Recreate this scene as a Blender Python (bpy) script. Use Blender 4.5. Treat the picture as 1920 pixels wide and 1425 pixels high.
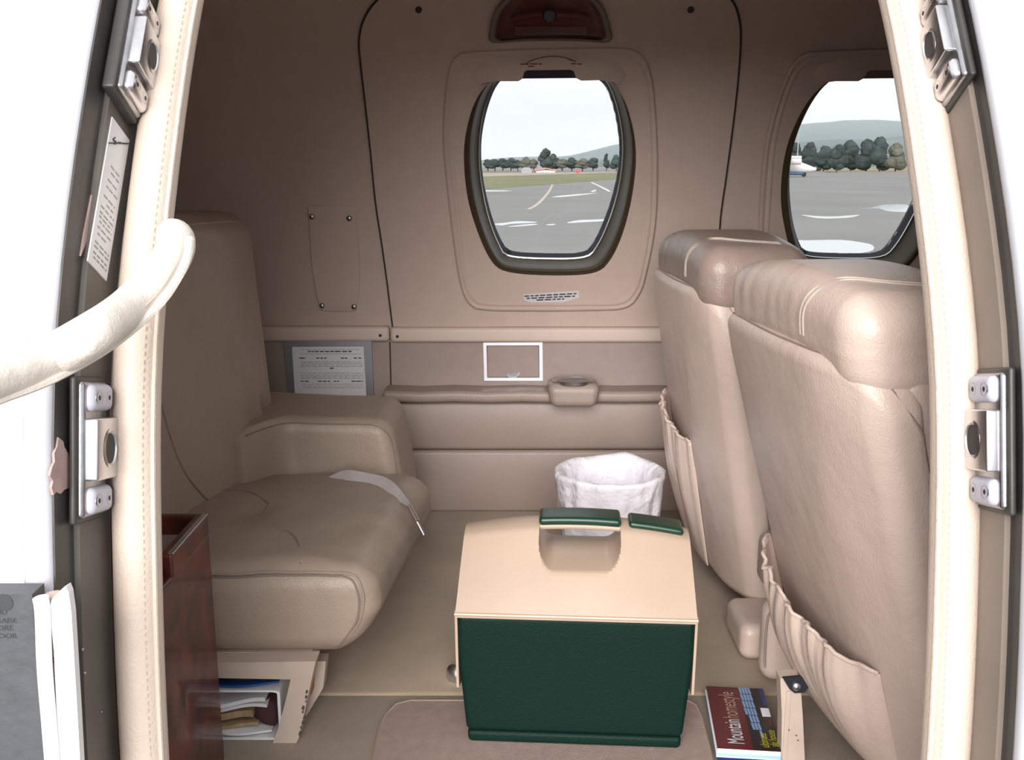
import bpy, math, random
from mathutils import Vector, Matrix, noise
random.seed(7)
PI = math.pi
SC = bpy.context.scene
for o in list(bpy.data.objects):
    bpy.data.objects.remove(o)
COL = SC.collection

# ------------------------------------------------------------------ camera
FPX = 1850.0
PITCH = math.radians(12.3)
CAMZ = 0.80
cd = bpy.data.cameras.new('camera')
cam = bpy.data.objects.new('camera', cd)
COL.objects.link(cam)
cd.sensor_fit = 'HORIZONTAL'
cd.sensor_width = 36.0
cd.lens = FPX * 36.0 / 1920.0
cd.clip_start = 0.02
cd.clip_end = 9000
cam.location = (0, 0, CAMZ)
cam.rotation_euler = (PI / 2 - PITCH, 0, 0)
SC.camera = cam

# ------------------------------------------------------------------ world: overcast sky
W = bpy.data.worlds.new('sky')
SC.world = W
W.use_nodes = True
wn = W.node_tree
for n in list(wn.nodes):
    wn.nodes.remove(n)
wo = wn.nodes.new('ShaderNodeOutputWorld')
wb = wn.nodes.new('ShaderNodeBackground')
wt = wn.nodes.new('ShaderNodeTexCoord')
wsep = wn.nodes.new('ShaderNodeSeparateXYZ')
wr = wn.nodes.new('ShaderNodeValToRGB')
wr.color_ramp.elements[0].position = 0.0
wr.color_ramp.elements[0].color = (0.86, 0.885, 0.93, 1)
wr.color_ramp.elements[1].position = 0.55
wr.color_ramp.elements[1].color = (1.0, 1.0, 1.0, 1)
e = wr.color_ramp.elements.new(0.25)
e.color = (1.0, 1.0, 1.01, 1)
wm = wn.nodes.new('ShaderNodeMapping')
wm.inputs['Scale'].default_value = (1.2, 1.2, 6.0)
wnz = wn.nodes.new('ShaderNodeTexNoise')
wnz.inputs['Scale'].default_value = 2.2
wnz.inputs['Detail'].default_value = 5
wmr = wn.nodes.new('ShaderNodeMapRange')
wmr.inputs['From Min'].default_value = 0.3
wmr.inputs['From Max'].default_value = 0.7
wmr.inputs['To Min'].default_value = 0.82
wmr.inputs['To Max'].default_value = 1.10
wmul = wn.nodes.new('ShaderNodeVectorMath')
wmul.operation = 'SCALE'
wn.links.new(wt.outputs['Generated'], wsep.inputs[0])
wn.links.new(wsep.outputs['Z'], wr.inputs[0])
wn.links.new(wt.outputs['Generated'], wm.inputs['Vector'])
wn.links.new(wm.outputs['Vector'], wnz.inputs['Vector'])
wn.links.new(wnz.outputs[0], wmr.inputs['Value'])
wn.links.new(wr.outputs[0], wmul.inputs[0])
wn.links.new(wmr.outputs[0], wmul.inputs['Scale'])
wn.links.new(wmul.outputs[0], wb.inputs['Color'])
wb.inputs['Strength'].default_value = 1.38
wn.links.new(wb.outputs[0], wo.inputs[0])

# sun veiled by thin cloud, high behind the photographer
sd = bpy.data.lights.new('veiled_sun', 'SUN')
sd.energy = 5.3
sd.angle = math.radians(42)
sd.color = (1.0, 0.96, 0.93)
sun = bpy.data.objects.new('veiled_sun', sd)
COL.objects.link(sun)
sun.rotation_euler = (math.radians(69), 0, math.radians(-10))
sun.location = (-3, -6, 6)

SC.view_settings.view_transform = 'Standard'
SC.view_settings.look = 'None'
SC.view_settings.gamma = 1.0
SC.view_settings.use_curve_mapping = False
SC.view_settings.exposure = 0.0
SC.cycles.volume_bounces = 3

# ------------------------------------------------------------------ pixel rays (photo frame 1920 x 1425)
CP, SP = math.cos(PITCH), math.sin(PITCH)


def ray(u, v):
    a = (u - 960.0) / FPX
    b = (712.5 - v) / FPX
    return Vector((a, CP + b * SP, -SP + b * CP))


def P(u, v, Y):
    d = ray(u, v)
    return Vector((0, 0, CAMZ)) + d * (Y / d.y)


def Pz(u, v, z):
    d = ray(u, v)
    return Vector((0, 0, CAMZ)) + d * ((z - CAMZ) / d.z)


def hermite(pts):
    xs = [p[0] for p in pts]
    ys = [p[1] for p in pts]
    n = len(xs)
    ms = []
    for i in range(n):
        a = max(i - 1, 0)
        b = min(i + 1, n - 1)
        ms.append((ys[b] - ys[a]) / (xs[b] - xs[a]))

    def f(x):
        if x <= xs[0]:
            return ys[0]
        if x >= xs[-1]:
            return ys[-1]
        k = 0
        while x > xs[k + 1]:
            k += 1
        h = xs[k + 1] - xs[k]
        t = (x - xs[k]) / h
        return ((1 + 2 * t) * (1 - t) ** 2 * ys[k] + t * (1 - t) ** 2 * h * ms[k]
                + t * t * (3 - 2 * t) * ys[k + 1] + t * t * (t - 1) * h * ms[k + 1])
    return f


FARP = [(-.2, 2.25), (.0, 2.25), (.3, 2.25), (.44, 2.25), (.618, 2.228), (.8, 2.172), (.96, 2.092),
        (1.06, 2.018), (1.15, 1.93), (1.25, 1.79), (1.31, 1.66), (1.33, 1.55)]
far = hermite(FARP)
NEARP = [(-.6, .80), (-.3, .795), (0, .795), (.27, .805), (.43, .823), (.618, .862), (.78, .938), (.96, 1.056),
         (1.1, 1.19), (1.2, 1.32)]
near = hermite(NEARP)


def wallhit(u, v, off=0.0):
    Y = 2.2
    for i in range(30):
        p = P(u, v, Y)
        Y = 0.5 * Y + 0.5 * (far(p.z) + off)
    return P(u, v, Y)


# ------------------------------------------------------------------ helpers
WL = {}


def tag(o, label=None, cat=None, group=None, kind=None):
    if label:
        o['label'] = label
    if cat:
        o['category'] = cat
    if group:
        o['group'] = group
    if kind:
        o['kind'] = kind
    return o


def empty(name, loc, label=None, cat=None, group=None, kind=None):
    o = bpy.data.objects.new(name, None)
    o.empty_display_size = 0.05
    COL.objects.link(o)
    o.location = loc
    WL[o] = Vector(loc)
    return tag(o, label, cat, group, kind)


def link(name, me, mat, parent=None, loc=None):
    o = bpy.data.objects.new(name, me)
    COL.objects.link(o)
    if mat:
        me.materials.append(mat)
    WL[o] = Vector((0, 0, 0))
    if loc is not None:
        o.location = loc
        WL[o] = Vector(loc)
    if parent is not None:
        o.parent = parent
        o.matrix_parent_inverse = Matrix.Translation(-WL[parent])
    return o


def obj(name, geo, mat, parent=None, angle=40, smooth=True, label=None, cat=None, group=None, kind=None):
    verts, faces = geo
    verts = [Vector(v) for v in verts]
    loc = None
    if parent is None:
        xs = [v.x for v in verts]
        ys = [v.y for v in verts]
        zs = [v.z for v in verts]
        loc = Vector(((min(xs) + max(xs)) / 2, (min(ys) + max(ys)) / 2, min(zs)))
        verts = [v - loc for v in verts]
    me = bpy.data.meshes.new(name)
    me.from_pydata([tuple(v) for v in verts], [], faces)
    me.validate()
    me.update()
    import bmesh
    bm = bmesh.new()
    bm.from_mesh(me)
    bmesh.ops.recalc_face_normals(bm, faces=bm.faces)
    bm.to_mesh(me)
    bm.free()
    if smooth:
        me.polygons.foreach_set('use_smooth', [True] * len(me.polygons))
        me.set_sharp_from_angle(angle=math.radians(angle))
    return tag(link(name, me, mat, parent, loc), label, cat, group, kind)


def merge(*gs):
    V, F = [], []
    for v, f in gs:
        k = len(V)
        V += [Vector(q) for q in v]
        F += [tuple(i + k for i in q) for q in f]
    return V, F


def xf(geo, fn):
    return [fn(Vector(v)) for v in geo[0]], geo[1]


def box(a, b):
    x0, y0, z0 = a
    x1, y1, z1 = b
    v = [(x0, y0, z0), (x1, y0, z0), (x1, y1, z0), (x0, y1, z0), (x0, y0, z1), (x1, y0, z1), (x1, y1, z1), (x0, y1, z1)]
    f = [(0, 3, 2, 1), (4, 5, 6, 7), (0, 1, 5, 4), (1, 2, 6, 5), (2, 3, 7, 6), (3, 0, 4, 7)]
    return [Vector(q) for q in v], f


def axis_coords(h, r, n, m):
    r = min(r, h * 0.999)
    inner = h - r
    c = []
    for k in range(m, 0, -1):
        c.append(-inner - r * math.tan(PI / 4 * k / m))
    for k in range(n + 1):
        c.append(-inner + 2 * inner * k / n)
    for k in range(1, m + 1):
        c.append(inner + r * math.tan(PI / 4 * k / m))
    return c


def soft_box(a, b, r, n=(6, 6, 6), m=4, fn=None):
    """rounded box from corner a to corner b, then moved by fn(p, q) (q = normalised -1..1)"""
    a = Vector(a)
    b = Vector(b)
    c = (a + b) / 2
    h = (b - a) / 2
    ax = [axis_coords(h[i], r, n[i], m) for i in range(3)]
    inner = [max(h[i] - r, 0) for i in range(3)]
    V, F, idx = [], [], {}

    def vid(i, j, k):
        key = (i, j, k)
        if key in idx:
            return idx[key]
        p = Vector((ax[0][i], ax[1][j], ax[2][k]))
        q = Vector([max(-inner[t], min(inner[t], p[t])) for t in range(3)])
        d = p - q
        if d.length > 1e-9:
            d.normalize()
        s = q + d * r
        nq = Vector([s[t] / h[t] for t in range(3)])
        s = s + c
        if fn:
            s = fn(s, nq)
        idx[key] = len(V)
        V.append(s)
        return idx[key]
    L = [len(x) - 1 for x in ax]
    for i in range(L[0]):
        for j in range(L[1]):
            F.append((vid(i, j, 0), vid(i, j + 1, 0), vid(i + 1, j + 1, 0), vid(i + 1, j, 0)))
            F.append((vid(i, j, L[2]), vid(i + 1, j, L[2]), vid(i + 1, j + 1, L[2]), vid(i, j + 1, L[2])))
    for i in range(L[0]):
        for k in range(L[2]):
            F.append((vid(i, 0, k), vid(i + 1, 0, k), vid(i + 1, 0, k + 1), vid(i, 0, k + 1)))
            F.append((vid(i, L[1], k), vid(i, L[1], k + 1), vid(i + 1, L[1], k + 1), vid(i + 1, L[1], k)))
    for j in range(L[1]):
        for k in range(L[2]):
            F.append((vid(0, j, k), vid(0, j, k + 1), vid(0, j + 1, k + 1), vid(0, j + 1, k)))
            F.append((vid(L[0], j, k), vid(L[0], j + 1, k), vid(L[0], j + 1, k + 1), vid(L[0], j, k + 1)))
    return V, F


def spline(pts, n, closed=False):
    pts = [Vector(p) for p in pts]
    N = len(pts)
    out = []
    segs = N if closed else N - 1
    for i in range(segs):
        if closed:
            p0, p1, p2, p3 = pts[(i - 1) % N], pts[i], pts[(i + 1) % N], pts[(i + 2) % N]
        else:
            p0, p1, p2, p3 = pts[max(i - 1, 0)], pts[i], pts[i + 1], pts[min(i + 2, N - 1)]
        for k in range(12):
            t = k / 12
            out.append(0.5 * ((2 * p1) + (-p0 + p2) * t + (2 * p0 - 5 * p1 + 4 * p2 - p3) * t * t
                              + (-p0 + 3 * p1 - 3 * p2 + p3) * t ** 3))
    if not closed:
        out.append(pts[-1])
    ring = out + ([out[0]] if closed else [])
    d = [0]
    for a, b in zip(ring, ring[1:]):
        d.append(d[-1] + (b - a).length)
    T = d[-1]
    res = []
    cnt = n if closed else n - 1
    k = 0
    for i in range(n):
        s = T * i / cnt
        while k < len(ring) - 2 and d[k + 1] < s:
            k += 1
        t = (s - d[k]) / max(d[k + 1] - d[k], 1e-12)
        res.append(ring[k].lerp(ring[k + 1], max(0, min(1, t))))
    return res


def tube(pts, r, n=8, closed=False, flat=1.0, up=None):
    pts = [Vector(p) for p in pts]
    N = len(pts)
    V, F = [], []
    prev = None
    for i in range(N):
        if closed:
            t = pts[(i + 1) % N] - pts[i - 1]
        else:
            t = pts[min(i + 1, N - 1)] - pts[max(i - 1, 0)]
        t.normalize()
        ref = Vector(up) if up else (prev if prev else (Vector((0, 0, 1)) if abs(t.z) < .9 else Vector((1, 0, 0))))
        a = ref - t * ref.dot(t)
        if a.length < 1e-6:
            a = Vector((1, 0, 0)) - t * t.x
        a.normalize()
        prev = a
        b = t.cross(a)
        rr = r(i / max(N - 1, 1)) if callable(r) else r
        for k in range(n):
            g = 2 * PI * k / n
            V.append(pts[i] + a * (math.cos(g) * rr) + b * (math.sin(g) * rr * flat))
    M = N if closed else N - 1
    for i in range(M):
        for k in range(n):
            F.append((i * n + k, i * n + (k + 1) % n, ((i + 1) % N) * n + (k + 1) % n, ((i + 1) % N) * n + k))
    if not closed:
        F.append(tuple(range(n - 1, -1, -1)))
        F.append(tuple((N - 1) * n + k for k in range(n)))
    return V, F


def rings(loops, closed_loop=True, cap0=False, cap1=False):
    V, F = [], []
    n = len(loops[0])
    for l in loops:
        V += [Vector(p) for p in l]
    for i in range(len(loops) - 1):
        for k in range(n if closed_loop else n - 1):
            a = i * n + k
            b = i * n + (k + 1) % n
            F.append((a, b, b + n, a + n))
    if cap0:
        F.append(tuple(range(n - 1, -1, -1)))
    if cap1:
        F.append(tuple((len(loops) - 1) * n + k for k in range(n)))
    return V, F


def grid(fn, nu, nv):
    V, F = [], []
    for i in range(nu + 1):
        for j in range(nv + 1):
            V.append(Vector(fn(i / nu, j / nv)))
    for i in range(nu):
        for j in range(nv):
            a = i * (nv + 1) + j
            F.append((a, a + nv + 1, a + nv + 2, a + 1))
    return V, F


def thick(geo, nu, nv, off):
    """close a grid surface with a second sheet moved by off(vector)"""
    V, F = geo
    k = len(V)
    V2 = [v + (off(v) if callable(off) else Vector(off)) for v in V]
    F2 = [tuple(i + k for i in reversed(f)) for f in F]
    S = []

    def id_(i, j):
        return i * (nv + 1) + j
    for i in range(nu):
        S.append((id_(i, 0), id_(i, 0) + k, id_(i + 1, 0) + k, id_(i + 1, 0)))
        S.append((id_(i, nv), id_(i + 1, nv), id_(i + 1, nv) + k, id_(i, nv) + k))
    for j in range(nv):
        S.append((id_(0, j), id_(0, j + 1), id_(0, j + 1) + k, id_(0, j) + k))
        S.append((id_(nu, j), id_(nu, j) + k, id_(nu, j + 1) + k, id_(nu, j + 1)))
    return V + V2, F + F2 + S


def prism(loop, off):
    """solid from a planar loop, extruded by vector off"""
    loop = [Vector(p) for p in loop]
    return rings([loop, [p + Vector(off) for p in loop]], True, True, True)


def disc(c, r, axis, h, n=16, dome=0.0):
    c = Vector(c)
    ax = Vector(axis).normalized()
    a = ax.orthogonal().normalized()
    b = ax.cross(a)
    L = []
    for rr, hh in ((r, 0), (r, h * .7), (r * .85, h), (r * .4, h + dome)):
        L.append([c + ax * hh + (a * math.cos(2 * PI * k / n) + b * math.sin(2 * PI * k / n)) * rr for k in range(n)])
    return rings(L, True, True, True)


def text(name, s, size, mat, parent, M, align='LEFT', xscale=1.0, depth=0.0):
    cu = bpy.data.curves.new('t', 'FONT')
    cu.body = s
    cu.size = size
    cu.align_x = align
    cu.fill_mode = 'BOTH'
    cu.resolution_u = 3
    cu.extrude = depth
    tmp = bpy.data.objects.new('t', cu)
    COL.objects.link(tmp)
    bpy.context.view_layer.update()
    dg = bpy.context.evaluated_depsgraph_get()
    me = bpy.data.meshes.new_from_object(tmp.evaluated_get(dg))
    bpy.data.objects.remove(tmp)
    me.name = name
    me.materials.clear()
    me.transform(Matrix.Diagonal((xscale, 1, 1, 1)))
    me.transform(M)
    return link(name, me, mat, parent)


def frame_matrix(o, x, y):
    x = Vector(x).normalized()
    z = x.cross(Vector(y)).normalized()
    y = z.cross(x)
    m = Matrix((x, y, z)).transposed().to_4x4()
    m.translation = o
    return m


# ------------------------------------------------------------------ materials
MAT = {}


def mat(name, col, rough=0.6, metal=0.0, bump=0.0, bscale=300.0, var=0.0, vscale=8.0, coat=0.0, spec=0.5,
        col2=None, sheen=0.0, wrinkle=0.0, wscale=30.0):
    m = bpy.data.materials.new(name)
    m.use_nodes = True
    nt = m.node_tree
    b = nt.nodes['Principled BSDF']
    b.inputs['Base Color'].default_value = (*col, 1)
    b.inputs['Roughness'].default_value = rough
    b.inputs['Metallic'].default_value = metal
    b.inputs['Specular IOR Level'].default_value = spec
    if coat:
        b.inputs['Coat Weight'].default_value = coat
        b.inputs['Coat Roughness'].default_value = 0.08
    if sheen:
        b.inputs['Sheen Weight'].default_value = sheen
    tc = nt.nodes.new('ShaderNodeTexCoord')
    if var or col2:
        nz = nt.nodes.new('ShaderNodeTexNoise')
        nz.inputs['Scale'].default_value = vscale
        nz.inputs['Detail'].default_value = 6
        nt.links.new(tc.outputs['Object'], nz.inputs['Vector'])
        rp = nt.nodes.new('ShaderNodeValToRGB')
        rp.color_ramp.elements[0].position = 0.3
        rp.color_ramp.elements[1].position = 0.7
        c0 = col2 if col2 else tuple(c * (1 - var) for c in col)
        c1 = col if col2 else tuple(min(1, c * (1 + var)) for c in col)
        rp.color_ramp.elements[0].color = (*c0, 1)
        rp.color_ramp.elements[1].color = (*c1, 1)
        nt.links.new(nz.outputs[0], rp.inputs[0])
        nt.links.new(rp.outputs[0], b.inputs['Base Color'])
    last = None
    if wrinkle:
        nz = nt.nodes.new('ShaderNodeTexNoise')
        nz.inputs['Scale'].default_value = wscale
        nz.inputs['Detail'].default_value = 3
        nt.links.new(tc.outputs['Object'], nz.inputs['Vector'])
        bp = nt.nodes.new('ShaderNodeBump')
        bp.inputs['Strength'].default_value = wrinkle
        bp.inputs['Distance'].default_value = 0.01
        nt.links.new(nz.outputs[0], bp.inputs['Height'])
        last = bp
    if bump:
        nz = nt.nodes.new('ShaderNodeTexNoise')
        nz.inputs['Scale'].default_value = bscale
        nz.inputs['Detail'].default_value = 3
        nt.links.new(tc.outputs['Object'], nz.inputs['Vector'])
        bp = nt.nodes.new('ShaderNodeBump')
        bp.inputs['Strength'].default_value = bump
        bp.inputs['Distance'].default_value = 0.002
        nt.links.new(nz.outputs[0], bp.inputs['Height'])
        if last:
            nt.links.new(last.outputs[0], bp.inputs['Normal'])
        last = bp
    if last:
        nt.links.new(last.outputs[0], b.inputs['Normal'])
    MAT[name] = m
    return m


def clear_mat(name, tint, gloss=0.08, rough=0.02):
    m = bpy.data.materials.new(name)
    m.use_nodes = True
    nt = m.node_tree
    nt.nodes.remove(nt.nodes['Principled BSDF'])
    out = nt.nodes['Material Output']
    t = nt.nodes.new('ShaderNodeBsdfTransparent')
    t.inputs[0].default_value = (*tint, 1)
    g = nt.nodes.new('ShaderNodeBsdfGlossy')
    g.inputs['Roughness'].default_value = rough
    mx = nt.nodes.new('ShaderNodeMixShader')
    mx.inputs[0].default_value = gloss
    nt.links.new(t.outputs[0], mx.inputs[1])
    nt.links.new(g.outputs[0], mx.inputs[2])
    nt.links.new(mx.outputs[0], out.inputs[0])
    MAT[name] = m
    return m


LEATHER = (0.50, 0.405, 0.325)
mat('leather_taupe', (0.335, 0.262, 0.208), 0.38, bump=.35, bscale=420, var=.06, vscale=9, wrinkle=.32, wscale=16)
mat('leather_beige', (0.56, 0.445, 0.385), 0.33, bump=.35, bscale=420, var=.05, vscale=7, wrinkle=.27, wscale=18)
mat('leather_worn', (0.30, 0.225, 0.195), 0.30, bump=.35, bscale=420, var=.12, vscale=10, wrinkle=.3, wscale=22)
mat('leather_ledge', (0.33, 0.258, 0.222), 0.42, bump=.3, bscale=420, var=.04)
mat('leather_cream', (0.64, 0.535, 0.455), 0.45, bump=.3, bscale=350, var=.04, wrinkle=.12, wscale=30)
mat('strap_cream', (0.76, 0.70, 0.63), 0.45, bump=.3, bscale=350, var=.04, wrinkle=.3, wscale=40)
mat('stitch', (0.22, 0.175, 0.14), 0.8)
mat('stitch_light', (0.56, 0.48, 0.41), 0.8)
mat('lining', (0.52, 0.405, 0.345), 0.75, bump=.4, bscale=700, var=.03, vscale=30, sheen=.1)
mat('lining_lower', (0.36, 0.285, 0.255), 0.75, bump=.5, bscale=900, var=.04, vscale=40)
mat('rail_vinyl', (0.60, 0.485, 0.415), 0.5, bump=.2, bscale=600)
mat('seam_dark', (0.03, 0.022, 0.02), 0.7)
mat('carpet', (0.41, 0.315, 0.225), 0.95, bump=.8, bscale=900, var=.16, vscale=5, sheen=.2)
mat('carpet_front', (0.33, 0.27, 0.22), 0.95, bump=.8, bscale=900, var=.12, vscale=9)
mat('mat_pink', (0.33, 0.245, 0.21), 0.9, bump=.8, bscale=700, var=.08, vscale=60)
mat('mat_edge', (0.33, 0.24, 0.19), 0.9)
mat('bezel', (0.055, 0.040, 0.022), 0.38, spec=.2)
mat('black_rubber', (0.012, 0.014, 0.022), 0.45)
mat('chrome', (0.75, 0.75, 0.76), 0.18, metal=1)
mat('steel', (0.42, 0.42, 0.44), 0.3, metal=1, bump=.15, bscale=150, var=.2, vscale=40)
mat('bright_steel', (0.66, 0.66, 0.68), 0.28, metal=1, var=.08, vscale=60)
mat('dark_hole', (0.015, 0.014, 0.018), 0.5)
mat('alu_frame', (0.36, 0.36, 0.40), 0.42, metal=.8)
mat('alu_light', (0.78, 0.78, 0.84), 0.4, metal=.6)
mat('paper', (0.72, 0.72, 0.74), 0.8)
mat('paper_grey', (0.45, 0.46, 0.48), 0.6)
mat('ink', (0.05, 0.055, 0.06), 0.8)
mat('ink_grey', (0.30, 0.32, 0.31), 0.8)
mat('ink_green', (0.26, 0.36, 0.32), 0.8)
mat('ink_red', (0.17, 0.03, 0.035), 0.7)
mat('placard', (0.60, 0.55, 0.58), 0.6)
mat('red_plastic', (0.15, 0.010, 0.013), 0.35)
mat('brown_plastic', (0.20, 0.145, 0.12), 0.4)
mat('white_paint', (0.86, 0.87, 0.88), 0.3, coat=.3)
mat('lip_paint', (0.60, 0.61, 0.66), 0.45, bump=.1, bscale=80)
mat('jamb_grey', (0.125, 0.112, 0.10), 0.5, bump=.25, bscale=60, var=.18, vscale=14)
mat('jamb_dark', (0.050, 0.047, 0.045), 0.42, bump=.25, bscale=60, var=.2, vscale=20)
mat('jamb_brown', (0.24, 0.195, 0.165), 0.5, bump=.2, bscale=60, var=.1, vscale=12)
mat('primer_pink', (0.46, 0.33, 0.31), 0.7, var=.15, vscale=40)
mat('door_grey', (0.080, 0.084, 0.095), 0.55, bump=.35, bscale=140, var=.12, vscale=60)
mat('seal_white', (0.85, 0.85, 0.86), 0.35)
mat('stain', (0.45, 0.31, 0.12), 0.9)
mat('lavender_plastic', (0.50, 0.50, 0.58), 0.35)
mat('cooler_beige', (0.42, 0.315, 0.24), 0.33, bump=.1, bscale=250, var=.04, vscale=12)
mat('cooler_green', (0.0020, 0.016, 0.0115), 0.55, bump=.35, bscale=350, spec=.15)
mat('grip_green', (0.005, 0.036, 0.018), 0.3)
mat('webbing', (0.37, 0.33, 0.33), 0.5, bump=.5, bscale=600)
mat('base_paint', (0.48, 0.39, 0.33), 0.5, bump=.1, bscale=90, var=.06, vscale=30)
mat('base_chip', (0.06, 0.05, 0.045), 0.7)
mat('orange_mark', (0.35, 0.13, 0.04), 0.7)
mat('blue_folder', (0.02, 0.07, 0.25), 0.35)
mat('black_card', (0.015, 0.015, 0.02), 0.4)
mat('kraft', (0.33, 0.23, 0.13), 0.8, var=.25, vscale=60, bump=.5, bscale=120)
mat('white_tray', (0.72, 0.72, 0.74), 0.35)
mat('maroon_cloth', (0.06, 0.022, 0.025), 0.9)
mat('mag_red', (0.085, 0.006, 0.009), 0.22)
mat('mag_black', (0.012, 0.010, 0.012), 0.22)
mat('mag_blue', (0.18, 0.30, 0.52), 0.25)
mat('mag_navy', (0.01, 0.025, 0.12), 0.25)
mat('mag_pages', (0.75, 0.77, 0.82), 0.7)
mat('mag_pages_blue', (0.30, 0.50, 0.75), 0.6)
mat('mag_title', (0.62, 0.62, 0.68), 0.4)
mat('mag_title_tan', (0.40, 0.25, 0.20), 0.4)
mat('mag_yellow', (0.45, 0.42, 0.02), 0.4)
mat('bin_grey', (0.30, 0.28, 0.28), 0.5)
# plastic bag: thin white film, partly see-through to light
m = mat('bag', (0.80, 0.78, 0.84), 0.32, wrinkle=.8, wscale=32)
m.node_tree.nodes['Principled BSDF'].inputs['Subsurface Weight'].default_value = 0.0
clear_mat('glass', (0.93, 0.95, 0.96), 0.04)
clear_mat('tinted_cover', (0.72, 0.58, 0.54), 0.05, 0.12)
# burl wood
m = mat('burl_wood', (0.16, 0.022, 0.010), 0.4, coat=.35)
nt = m.node_tree
bs = nt.nodes['Principled BSDF']
tc = nt.nodes.new('ShaderNodeTexCoord')
nz = nt.nodes.new('ShaderNodeTexNoise')
nz.inputs['Scale'].default_value = 14
nz.inputs['Detail'].default_value = 9
nz.inputs['Distortion'].default_value = 1.6
nt.links.new(tc.outputs['Object'], nz.inputs['Vector'])
vr = nt.nodes.new('ShaderNodeTexVoronoi')
vr.inputs['Scale'].default_value = 22
nt.links.new(tc.outputs['Object'], vr.inputs['Vector'])
ma = nt.nodes.new('ShaderNodeMath')
ma.operation = 'MULTIPLY_ADD'
ma.inputs[1].default_value = 0.25
nt.links.new(vr.outputs['Distance'], ma.inputs[0])
nt.links.new(nz.outputs[0], ma.inputs[2])
rp = nt.nodes.new('ShaderNodeValToRGB')
rp.color_ramp.elements[0].position = .38
rp.color_ramp.elements[0].color = (0.012, 0.003, 0.002, 1)
rp.color_ramp.elements[1].position = .85
rp.color_ramp.elements[1].color = (0.14, 0.024, 0.011, 1)
e = rp.color_ramp.elements.new(.58)
e.color = (0.062, 0.010, 0.006, 1)
nt.links.new(ma.outputs[0], rp.inputs[0])
nt.links.new(rp.outputs[0], bs.inputs['Base Color'])
# outside
mat('tarmac', (0.20, 0.19, 0.185), 0.85, var=.12, vscale=.12, bump=.2, bscale=3)
mat('grass', (0.17, 0.165, 0.075), 0.95, var=.18, vscale=.08)
mat('dry_field', (0.25, 0.20, 0.13), 0.95, var=.15, vscale=.05)
mat('runway', (0.36, 0.29, 0.26), 0.9)
mat('hill', (0.05, 0.07, 0.05), 1.0, var=.4, vscale=.006)
mat('leaf', (0.035, 0.050, 0.046), 0.9, var=.4, vscale=.5)  # slight blue of distance haze mixed into the leaf colour
mat('leaf_pale', (0.10, 0.10, 0.075), 0.9, var=.3, vscale=.5)
mat('bark', (0.06, 0.045, 0.035), 0.9)
mat('puddle', (0.10, 0.10, 0.11), 0.03, metal=0.0, spec=1.0, coat=1.0)
mat('line_yellow', (0.46, 0.40, 0.33), 0.8)
mat('line_white', (0.62, 0.60, 0.58), 0.8)
mat('roof_red', (0.45, 0.22, 0.17), 0.7)
mat('wall_white', (0.75, 0.74, 0.72), 0.7)
mat('plane_white', (0.62, 0.59, 0.56), 0.4)
mat('plane_blue', (0.05, 0.10, 0.17), 0.4)
mat('tyre', (0.02, 0.02, 0.02), 0.8)
mat('pole_grey', (0.30, 0.31, 0.33), 0.6)
mat('sign_red', (0.55, 0.05, 0.06), 0.6)
M = MAT

# ================================================================== SETTING
XL, XR = -0.78, 1.55
# ---- far wall base sheet with two window holes
WDX = 0.685           # spacing of the cabin windows


def window_loop(px, off, n=96):
    return spline([wallhit(u, v, off) for u, v in px], n, True)


BEZ_OUT = [(925, 150), (898, 178), (880, 222), (870, 285), (876, 365), (894, 430), (920, 487), (950, 509), (1030, 516), (1110, 512),
           (1142, 490), (1168, 435), (1186, 360), (1192, 285), (1182, 222), (1164, 178), (1138, 150), (1100, 128), (1030, 120), (962, 128)]
BEZ_IN = [(940, 140), (918, 170), (903, 220), (897, 275), (900, 335), (914, 405), (935, 460), (955, 480), (1030, 485), (1095, 482),
          (1120, 462), (1146, 405), (1163, 340), (1169, 275), (1162, 215), (1146, 165), (1126, 140), (1092, 126), (1030, 122), (972, 126)]
GLASS = [(944, 146), (925, 172), (909, 222), (902, 275), (906, 335), (921, 402), (941, 452), (962, 471), (1030, 475), (1090, 473),
         (1112, 456), (1138, 400), (1156, 335), (1162, 275), (1154, 215), (1139, 168), (1120, 146), (1088, 132), (1030, 128), (974, 132)]
SURR = [(880, 97), (1030, 91), (1165, 90), (1200, 100), (1219, 128), (1229, 185), (1235, 300), (1231, 420), (1212, 520), (1196, 560),
        (1170, 580), (1100, 584), (1000, 585), (910, 583), (880, 573), (862, 535), (848, 450), (836, 350), (829, 260), (833, 175), (843, 122), (857, 104)]


def shift(loop, dx):
    return [p + Vector((dx, 0, 0)) for p in loop]


hole1 = window_loop(BEZ_OUT, 0.0)


def wall_sheet(x0, x1, z0, z1, hole, off):
    c = sum(hole, Vector()) / len(hole)
    out = []
    for p in hole:
        d = Vector((p.x - c.x, p.z - c.z))
        s = 1e9
        if d.x > 1e-9:
            s = min(s, (x1 - c.x) / d.x)
        if d.x < -1e-9:
            s = min(s, (x0 - c.x) / d.x)
        if d.y > 1e-9:
            s = min(s, (z1 - c.z) / d.y)
        if d.y < -1e-9:
            s = min(s, (z0 - c.z) / d.y)
        out.append(Vector((c.x + d.x * s, 0, c.z + d.y * s)))
    for cx in (x0, x1):
        for cz in (z0, z1):
            k = min(range(len(out)), key=lambda i: (out[i].x - cx) ** 2 + (out[i].z - cz) ** 2)
            out[k] = Vector((cx, 0, cz))
    L = []
    for t in range(0, 31):
        s = t / 30
        row = []
        for a, b in zip(out, hole):
            x = a.x + (b.x - a.x) * s
            z = a.z + (b.z - a.z) * s
            row.append(Vector((x, far(z) + off, z)))
        L.append(row)
    return rings(L)


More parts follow.
